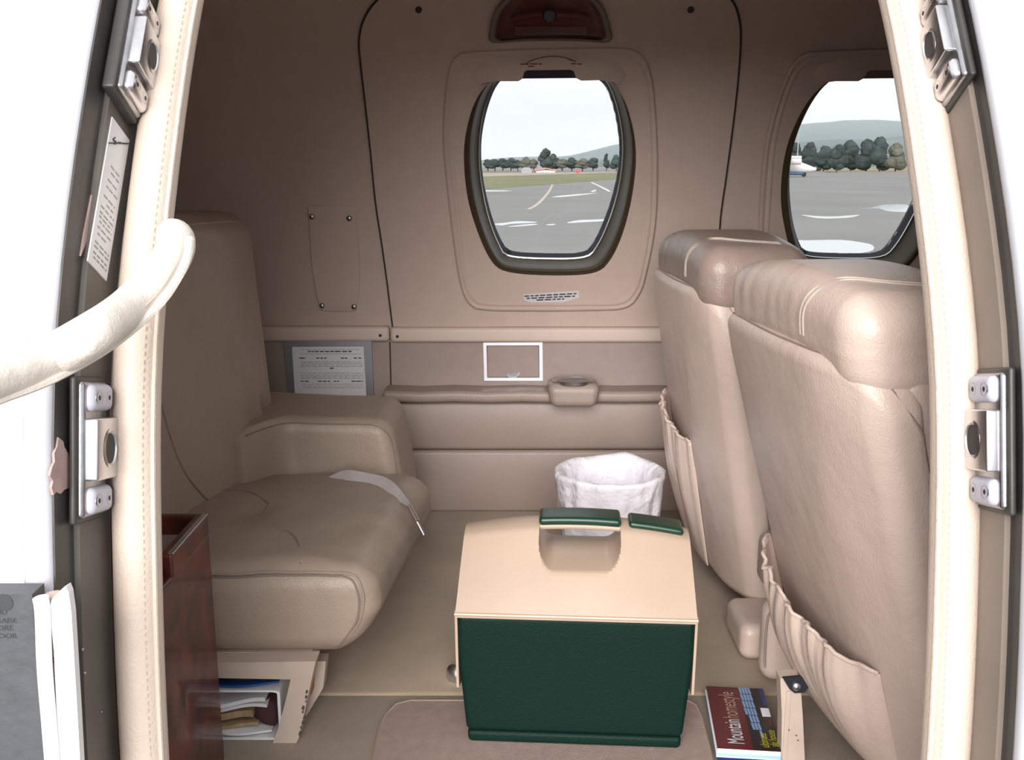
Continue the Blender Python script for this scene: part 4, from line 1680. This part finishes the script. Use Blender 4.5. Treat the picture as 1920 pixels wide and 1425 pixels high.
# ================================================================== DOORWAY FITTINGS
def latch(side, zc, label, lavender):
    """striker block on the jamb; side -1 left, +1 right"""
    x0 = XJL if side < 0 else XJR
    nx = Vector((1, 0, 0)) if side < 0 else Vector((-1, 0, 0))
    up = (npt(0, zc + .02, 0) - npt(0, zc - .02, 0)).normalized()
    outw = nrm(zc)
    c = npt(x0, zc, .042)
    if side < 0 and zc > .7:
        c = c + Vector((.006, 0, 0))
    root = empty('door_striker', c, label, 'door latch', 'steel strikers around the doorway')

    def w(p):      # local: x = out of jamb, y = across jamb (outwards), z = along jamb
        return c + nx * p[0] + outw * p[1] + up * p[2]
    lf = lambda p, q: w(p)
    obj('gasket_plate', soft_box((-.008 if (side < 0 and zc > .7) else -.002, -.026, -.061), (.004, .031, .061), .0025, (2, 3, 6), 2, lf), M['jamb_dark'], root)
    obj('base_plate', soft_box((.001, -.024, -.057), (.007, .025, .057), .004, (2, 3, 6), 3, lf), M['steel'], root)
    blk = obj('striker_block', soft_box((.004, -.024, -.026), (.018, .021, .026), .002, (2, 2, 2), 2, lf), M['bright_steel'], root)
    # hole: dark cup with bright ring
    hc = w((.0184, -.004, 0))
    R = []
    n = 28
    for ry, rz, d in ((.0135, .0165, 0), (.0115, .0145, .0008), (.0105, .0135, -.001), (.010, .013, -.0002)):
        R.append([hc + nx * d + outw * (ry * math.cos(2 * PI * k / n)) + up * (rz * math.sin(2 * PI * k / n)) for k in range(n)])
    obj('hole_ring', rings(R[:3]), M['bright_steel'], blk)
    obj('hole', rings([R[2], R[3]], True, False, True), M['dark_hole'], blk)
    for s in (-1, 1):
        cap_ = obj('bolt_cap', soft_box((.004, -.021, s * .043 - .0115), (.0130, .020, s * .043 + .0115), .0065, (2, 4, 2), 4, lf), lavender, root)
        for yy in (-.010, .010):
            cc_ = w((.0129, yy, s * .043))
            obj('bolt_head', disc(cc_, .0066, nx, .0022, 16, -.0008), M['steel'], cap_)
            obj('bolt_socket', disc(cc_ + nx * .0018, .0024, nx, .0006, 6), M['dark_hole'], cap_)
    return root


def z_at(u, v, d=.034, x=0):
    Y = .9
    for i in range(40):
        p = P(u, v, Y)
        q = npt(0, p.z, d)
        Y = .6 * Y + .4 * (near(p.z) + nrm(p.z).y * d)
    return P(u, v, Y).z - nrm(P(u, v, Y).z).z * d


latch(-1, z_at(185, 838), 'steel door striker with pale bolt caps on the left jamb below the padded strap', M['lavender_plastic'])
latch(-1, z_at(265, 112), 'steel door striker high on the left jamb above the paper placard', M['bright_steel'])
latch(1, z_at(1855, 822), 'steel door striker on the right jamb at mid height', M['lavender_plastic'])
latch(1, z_at(1755, 92), 'steel door striker high on the right jamb at the top corner', M['bright_steel'])

# paper placard on the left jamb
XS = XJL + .0012
sp = empty('jamb_placard', jam_uv(205, 520, XS), 'long white paper placard with a signature stuck on the left jamb', 'placard')
pq = [jam_uv(211, 219, XS), jam_uv(243, 263, XS), jam_uv(200, 527, XS), jam_uv(165, 489, XS)]
sheetp = obj('placard_sheet', prism(pq, (-.0012, 0, 0)), M['paper'], sp, smooth=False)
A_, B_, C_, D_ = [p + Vector((.0003, 0, 0)) for p in pq]


def on_pl(s, t):
    return A_.lerp(B_, s).lerp(D_.lerp(C_, s), t)


rng = random.Random(5)
V1 = []
for t0, s0, s1 in ((.30, .3, .8), (.34, .35, .8), (.40, .25, .75), (.45, .25, .85), (.52, .2, .8), (.56, .4, .8), (.60, .15, .85), (.64, .15, .85), (.67, .15, .8), (.70, .2, .85), (.74, .15, .85), (.78, .2, .7), (.84, .15, .9), (.87, .15, .9), (.91, .15, .9), (.94, .2, .9)):
    s = s0
    while s < s1:
        e_ = min(s + rng.uniform(.10, .25), s1)
        V1.append(prism([on_pl(s, t0), on_pl(e_, t0), on_pl(e_, t0 + .010), on_pl(s, t0 + .010)], (-.0003, 0, 0)))
        s = e_ + .06
tag(obj('print', merge(*V1), M['ink_grey'], sheetp, smooth=False), kind='stuff')
sig = spline([jam_uv(u, v, XS + .0006) for u, v in ((216, 258), (212, 262), (218, 266), (214, 270), (224, 267), (230, 269), (240, 269))], 30)
obj('signature', tube(sig, .0006, 5), M['ink'], sheetp)
obj('signature_line', tube([jam_uv(204, 268, XS + .0006), jam_uv(241, 269, XS + .0006)], .0006, 5), M['ink'], sheetp)

# padded hand strap
hs = empty('hand_strap', P(250, 560, .78), 'padded cream leather hand strap sweeping out of the doorway at left', 'hand strap')
sc_px = [(322, 436, .90), (330, 452, .875), (324, 478, .85), (296, 520, .82), (240, 578, .78), (170, 628, .700), (90, 672, .69), (10, 706, .65), (-70, 730, .61), (-180, 752, .56)]
sp_ = spline([P(u, v, y) for u, v, y in sc_px], 70)
obj('padded_sleeve', tube(sp_, lambda t: (.0166 - .0014 * t) * (1 if t > .06 else .78 + .22 * math.sin(t / .06 * PI / 2)), 22, flat=1.0), M['strap_cream'], hs)
pw_px = [(354, 447, .86), (350, 478, .845), (334, 517, .825), (294, 574, .795), (210, 646, .742), (102, 708, .685), (8, 745, .640), (-80, 776, .60), (-180, 795, .56)]
pw = spline([P(u, v, y - .006) for u, v, y in pw_px], 60)
obj('sewn_edge', tube(pw, .0030, 8, flat=1.5), M['strap_cream'], hs)
pw2 = [p + Vector((-.002, -.006, .0055)) for p in pw]
obj('stitch_line', tube(pw2, .0008, 5), M['stitch_light'], hs)

# ================================================================== OUTSIDE
GZ = -.95
ground = obj('ground', box((-900, -300, GZ - .5), (1200, 2600, GZ)), M['tarmac'], smooth=False, kind='structure', label='grey wet airport apron outside')


def gp(u, v, z=GZ):
    return Pz(u, v, z)


def flat_poly(name, pts, mt, th, label, cat=None, kind=None, group=None):
    return obj(name, prism([Vector((p[0], p[1], GZ - .01)) for p in pts], (0, 0, th + .01)), mt, None, smooth=False, label=label, cat=cat, kind=kind, group=group)


g1, g2 = gp(880, 357), gp(1170, 335)
dr = (g2 - g1)
far_a = g1 - dr * 3
far_b = g2 + dr * 1.2
flat_poly('grass_field', [far_a, g1, g2, far_b, far_b + Vector((-160, 330, 0)), far_a + Vector((-200, 300, 0))], M['grass'], .02, 'strip of dry green grass beyond the apron in the middle window', kind='structure')
r1, r2 = gp(880, 332), gp(1175, 323)
flat_poly('runway_strip', [r1, r2, r2 + Vector((30, 45, 0)), r1 + Vector((-20, 45, 0))], M['runway'], .03, 'pale pinkish strip of runway across the far grass', kind='structure')
flat_poly('far_field', [(90, 215), (900, 260), (900, 900), (20, 900)], M['dry_field'], .03, 'dry brown field beyond the apron in the right window', kind='structure')
# painted lines
ln = [gp(u, v) for u, v in ((1036, 346), (1030, 358), (1018, 373), (1005, 385), (992, 392))]


def ribbon(name, pts, w0, mt, label, cat):
    L = []
    for i, p in enumerate(pts):
        t = (pts[min(i + 1, len(pts) - 1)] - pts[max(i - 1, 0)]).normalized()
        n = Vector((t.y, -t.x, 0))
        wd = w0
        L.append([p - n * wd + Vector((0, 0, -.01)), p - n * wd + Vector((0, 0, .008)), p + n * wd + Vector((0, 0, .008)), p + n * wd + Vector((0, 0, -.01))])
    return obj(name, rings(L, True, True, True), mt, None, smooth=False, label=label, cat=cat)


ribbon('painted_line', spline(ln, 24), .085, M['line_yellow'], 'curving pale yellow taxi line on the apron', 'painted line')
ribbon('painted_line', spline([gp(1109, 342), gp(1128, 351), gp(1143, 359)], 10), .11, M['line_white'], 'straight pale painted line at the right of the middle window', 'painted line')

# puddles shining with sky
pud = [
    ([(911, 357), (940, 357), (960, 358), (935, 359), (912, 359)], 'thin puddle at far left of the middle window'),
    ([(1036, 369), (1060, 366), (1100, 363), (1120, 362), (1090, 366), (1060, 369), (1042, 370)], 'long thin puddle right of the yellow taxi line'),
    ([(1108, 359), (1114, 356), (1119, 357), (1112, 360)], 'tiny puddle near the pale painted line'),
    ([(925, 420), (945, 418), (970, 415), (1005, 416), (1000, 418), (960, 420), (940, 423)], 'long puddle low at left in the middle window'),
    ([(952, 425), (985, 421), (1006, 420), (1004, 422), (970, 425)], 'narrow puddle just below the long left one'),
    ([(1025, 421), (1040, 420), (1039, 422), (1026, 422.5)], 'short puddle low in the middle of the window'),
    ([(1064, 417), (1085, 413), (1110, 412), (1140, 411), (1130, 415), (1095, 417), (1070, 418.5)], 'long puddle low at right in the middle window'),
    ([(1502, 403), (1530, 405), (1560, 406), (1592, 404), (1612, 403), (1595, 408), (1560, 410), (1530, 409)], 'long curved puddle in the right window'),
    ([(1600, 392), (1630, 390), (1658, 384), (1700, 384), (1700, 397), (1665, 396), (1645, 391)], 'wide puddle by the right edge of the right window'),
    ([(1470, 450), (1500, 451), (1575, 450), (1610, 454), (1634, 459), (1638, 468), (1620, 474), (1560, 480), (1470, 480)], 'large bright puddle at the bottom of the right window'),
    ([(1545, 323), (1560, 322), (1572, 323), (1560, 324)], 'small distant puddle beyond the parked airplane'),
]
for px, lab in pud:
    pts = [gp(u, v) for u, v in px]
    obj('puddle', prism([p + Vector((0, 0, -.01)) for p in spline(pts, 40, True)], (0, 0, .014)), M['puddle'], None, smooth=False, label=lab, cat='puddle', group='puddles on the apron')


# hills
def hill(name, D, px, thick_, label):
    top = []
    for u, v in px:
        p = P(u, v, D)
        top.append(p)
    top = spline(top, 60)
    rows = []
    for k in range(9):
        t = k / 8
        row = []
        for p in top:
            z = GZ + (p.z - GZ) * math.sin(t * PI / 2)
            row.append(Vector((p.x * (1 - .0 * t), D - thick_ * (1 - t) + 20 * noise.noise(Vector((p.x * .01, t * 3, 1))) * (t < 1), z + .03 * (p.z - GZ) * noise.noise(Vector((p.x * .02, t * 4, 4))) * (t < 1) * (t > 0))))
        rows.append(row)
    rows.append([p + Vector((0, thick_ * .8, -(p.z - GZ))) for p in top])
    return obj(name, rings(rows, False), M['hill'], None, angle=180, label=label, kind='structure')


hill('hill_ridge', 1900, [(500, 300), (800, 298), (905, 300), (945, 296), (1000, 294), (1060, 293), (1110, 282), (1160, 270), (1260, 256), (1350, 244), (1420, 240), (1470, 236), (1520, 231), (1570, 228), (1610, 226), (1650, 229), (1720, 233), (1850, 228), (2100, 240)], 600, 'blue hazy wooded ridge on the horizon')
hill('hill_slope', 1200, [(1000, 316), (1120, 300), (1250, 290), (1400, 276), (1480, 268), (1560, 262), (1620, 264), (1700, 255), (1850, 262), (2100, 260)], 400, 'lower wooded slope in front of the ridge')


def tree(u, vt, vb, wpx, D, mt, label, seed, tall=False, group='trees along the airfield edge'):
    rg = random.Random(seed)
    b = P(u, vb, D)
    t = P(u, vt, D)
    h = t.z - GZ
    wd = wpx / FPX * D
    root = empty('tree', (b.x, D, GZ), label, 'tree', group)
    import bmesh
    parts = []
    nb = 9
    for i in range(nb):
        bm = bmesh.new()
        bmesh.ops.create_icosphere(bm, subdivisions=3, radius=1)
        f = i / (nb - 1)
        zz = h * (.14 + .70 * f)
        rad = wd * .37 * (1.15 - .6 * abs(f - .35)) * rg.uniform(.8, 1.15)
        if tall:
            rad = wd * .33 * (1.1 - .55 * f)
        cx = b.x + rg.uniform(-1, 1) * wd * .30 * (1 - .75 * f)
        cyy = D + rg.uniform(-1, 1) * wd * .25
        vs = []
        for v in bm.verts:
            n_ = noise.noise(v.co * 2.3 + Vector((i * 3.1, seed, 0))) + .6 * noise.noise(v.co * 5.5 + Vector((i, 0, seed)))
            k = rad * (1 + .32 * n_)
            vs.append(Vector((cx + v.co.x * k, cyy + v.co.y * k, max(zz + v.co.z * min(k, h * .24), GZ + .15))))
        fs = [tuple(q.index for q in f_.verts) for f_ in bm.faces]
        parts.append((vs, fs))
        bm.free()
    obj('crown', merge(*parts), mt, root, angle=180)
    obj('trunk', tube([(b.x, D, GZ), (b.x, D, GZ + h * .6)], wd * .05, 8), M['bark'], root)
    return root


L_, LP = M['leaf'], M['leaf_pale']
D0 = 260
trees = [
    (1023, 285, 322, 26, L_, 'tallest dark round tree behind the low white hangar', True),
    (1036, 296, 322, 18, L_, 'dark tree just right of the tallest round tree', False),
    (915, 306, 326, 18, L_, 'leftmost dark tree in the middle window', False),
    (928, 306, 326, 18, L_, 'second dark tree from the left in the middle window', False),
    (943, 304, 326, 20, L_, 'third dark tree from the left in the middle window', False),
    (958, 303, 325, 18, L_, 'fourth dark tree from the left in the middle window', False),
    (971, 307, 325, 14, L_, 'fifth dark tree from the left in the middle window', False),
    (986, 302, 322, 18, LP, 'pale bare tree left of the low white hangar', False),
    (1001, 305, 322, 16, LP, 'pale bare tree immediately behind the left end of the hangar', False),
    (1054, 305, 322, 20, LP, 'pale brownish tree right of the hangar', False),
    (1072, 303, 321, 22, L_, 'dull green tree above the red marker', False),
    (1092, 305, 320, 22, LP, 'pale bushy tree right of the red marker', False),
    (1112, 303, 319, 20, L_, 'green tree left of the narrow dark tree', False),
    (1137, 292, 317, 12, L_, 'narrow dark tree near the right edge of the middle window', True),
    (1156, 298, 316, 16, L_, 'dark tree at the right edge of the middle window', False),
    (1466, 282, 306, 22, L_, 'dark tree at the left edge of the right window', False),
    (1490, 276, 306, 26, L_, 'dark tree directly behind the parked airplane', False),
    (1516, 274, 305, 28, L_, 'broad dark tree right of the light mast', False),
    (1545, 280, 304, 26, L_, 'low dark tree right of the airplane nose', False),
    (1570, 277, 303, 26, L_, 'dark tree in the middle of the right window', False),
    (1596, 270, 302, 30, L_, 'large dark tree right of the middle of the right window', False),
    (1625, 270, 302, 30, L_, 'large dark tree left of the tallest one in the right window', False),
    (1650, 266, 302, 30, L_, 'tallest dark tree in the right window', False),
    (1680, 278, 302, 26, LP, 'pale tree beside the right door trim', False),
]
for i, (u, vt, vb, wp, mt, lab, tall) in enumerate(trees):
    tree(u, vt, vb, wp * 1.15, D0 + (i * 37 % 50), mt, lab, i + 1, tall)

# low hangar and a second shed
hg = empty('hangar', gp(1023, 326), 'low white hangar with reddish roof below the tallest tree', 'building')
Dh = 235
a, b = P(1005, 326, Dh), P(1041, 326, Dh)
zt0, zt1 = P(1020, 320.5, Dh).z, P(1022, 316.5, Dh).z
obj('front_wall', prism([Vector((a.x, Dh, GZ)), Vector((b.x, Dh, GZ)), Vector((b.x, Dh, zt0)), Vector(((a.x + b.x) / 2, Dh, zt1 - .3)), Vector((a.x, Dh, zt0))], (0, 12, 0)), M['wall_white'], hg, smooth=False)
xm = (a.x + b.x) / 2
for s, e_ in ((a.x - .3, xm), (b.x + .3, xm)):
    obj('roof', prism([Vector((s, Dh - .4, zt0)), Vector((e_, Dh - .4, zt1)), Vector((e_, Dh - .4, zt1 + .25)), Vector((s, Dh - .4, zt0 + .25))], (0, 13, 0)), M['roof_red'], hg, smooth=False)
sh = empty('shed', gp(985, 326), 'small pale grey shed left of the low white hangar', 'building')
a, b = P(978, 326, Dh + 5), P(997, 326, Dh + 5)
zt0 = P(985, 321, Dh + 5).z
obj('wall', box((a.x, Dh + 5, GZ), (b.x, Dh + 12, zt0)), M['wall_white'], sh, smooth=False)
obj('roof', prism([Vector((a.x - .3, Dh + 4.7, zt0)), Vector((b.x + .3, Dh + 4.7, zt0)), Vector((b.x - .5, Dh + 8, zt0 + .9)), Vector((a.x + .5, Dh + 8, zt0 + .9))], (0, 4, -.1)), M['pole_grey'], sh, smooth=False)
# red runway marker board
rm = empty('marker_board', gp(1083, 325), 'small red marker board in the grass', 'marker')
pm = P(1083, 322, 200)
obj('board', box((pm.x - .35, 200, pm.z - .3), (pm.x + .35, 200.08, pm.z + .3)), M['sign_red'], rm, smooth=False)
for s in (-.25, .25):
    obj('post', box((pm.x + s - .03, 200, GZ), (pm.x + s + .03, 200.06, pm.z - .25)), M['pole_grey'], rm, smooth=False)

# light mast
Dm = 190
mp = P(1500, 214, Dm)
lm_ = empty('light_mast', (mp.x, Dm, GZ), 'tall thin light mast beyond the parked airplane', 'light mast')
obj('mast', tube([(mp.x, Dm, GZ), (mp.x, Dm, mp.z)], .10, 8), M['pole_grey'], lm_)
obj('cross_arm', box((mp.x - .5, Dm - .1, mp.z - .1), (mp.x + .7, Dm + .1, mp.z + .1)), M['pole_grey'], lm_, smooth=False)
for s in (-.35, .5):
    obj('lamp_head', soft_box((mp.x + s - .25, Dm - .3, mp.z - .25), (mp.x + s + .25, Dm + .3, mp.z + .15), .08, (1, 1, 1), 2), M['pole_grey'], lm_)

# parked airplane
Da = 150
ax = P(1532, 314, Da)
pw_ = Da / FPX
an = empty('parked_airplane', (ax.x - 4, Da, GZ), 'white high-wing airplane with dark nose parked on the apron', 'airplane')
zc_ = P(1500, 316, Da).z
Lr = []
for t, r, dz in ((0, .10, -.1), (.05, .30, -.1), (.18, .62, .0), (.32, .90, .15), (.45, 1.15, .42), (.7, 1.2, .42), (.85, 1.05, .40), (1.0, .7, .6), (1.25, .35, .9)):
    x = ax.x - t * 8.2
    Lr.append([Vector((x, Da + r * math.cos(2 * PI * k / 16), zc_ + dz + r * .95 * math.sin(2 * PI * k / 16))) for k in range(16)])
obj('fuselage', rings(Lr, True, True, True), M['plane_white'], an, angle=60)
obj('nose_cone', disc((ax.x - .1, Da, zc_ - .1), .26, (1, 0, 0), .5, 12, .3), M['tyre'], an)
obj('belly_stripe', soft_box((ax.x - 7.5, Da - 1.0, zc_ - .95), (ax.x - 2.2, Da + 1.0, zc_ - .45), .2, (3, 2, 1), 3), M['plane_blue'], an)
obj('wing', soft_box((ax.x - 7.4, Da - 9, zc_ + 1.45), (ax.x - 4.9, Da + 9, zc_ + 1.75), .12, (2, 4, 1), 3), M['plane_white'], an)
for s in (-3.2, 3.2):
    obj('engine', tube([(ax.x - 7.2, Da + s, zc_ + 1.05), (ax.x - 4.0, Da + s, zc_ + 1.05), (ax.x - 3.4, Da + s, zc_ + 1.05)], .48, 14), M['plane_white'], an)
obj('tail_fin', prism([Vector((ax.x - 8.8, Da, zc_ + 1.0)), Vector((ax.x - 10.4, Da, zc_ + 1.0)), Vector((ax.x - 10.8, Da, zc_ + 3.2)), Vector((ax.x - 9.9, Da, zc_ + 3.2))], (0, .12, 0)), M['plane_white'], an, smooth=False)
obj('windscreen', soft_box((ax.x - 3.7, Da - .7, zc_ + .85), (ax.x - 2.9, Da + .7, zc_ + 1.15), .12, (2, 2, 1), 3), M['plane_blue'], an)
for x_, y_ in ((ax.x - 1.9, 0), (ax.x - 5.6, -1.2), (ax.x - 5.6, 1.2)):
    obj('wheel', disc((x_, Da + y_ - .12, GZ + .34), .34, (0, 1, 0), .24, 16), M['tyre'], an)
    obj('gear_leg', tube([(x_, Da + y_, GZ + .34), (x_, Da + y_ * .6, zc_ - .2)], .07, 6), M['plane_white'], an)

# ------------------------------------------------------------------ haze over the airfield
hz = bpy.data.materials.new('haze')
hz.use_nodes = True
nt = hz.node_tree
nt.nodes.remove(nt.nodes['Principled BSDF'])
vs = nt.nodes.new('ShaderNodeVolumeScatter')
vs.inputs['Color'].default_value = (0.74, 0.86, 1.0, 1)
vs.inputs['Density'].default_value = 0.00045
vs.inputs['Anisotropy'].default_value = 0.0
nt.links.new(vs.outputs[0], nt.nodes['Material Output'].inputs['Volume'])
hzo = obj('haze', box((-700, 345, GZ + .05), (1500, 2550, 120)), hz, None, smooth=False, label='thin blue haze hanging over the far hills', kind='stuff', cat='haze')
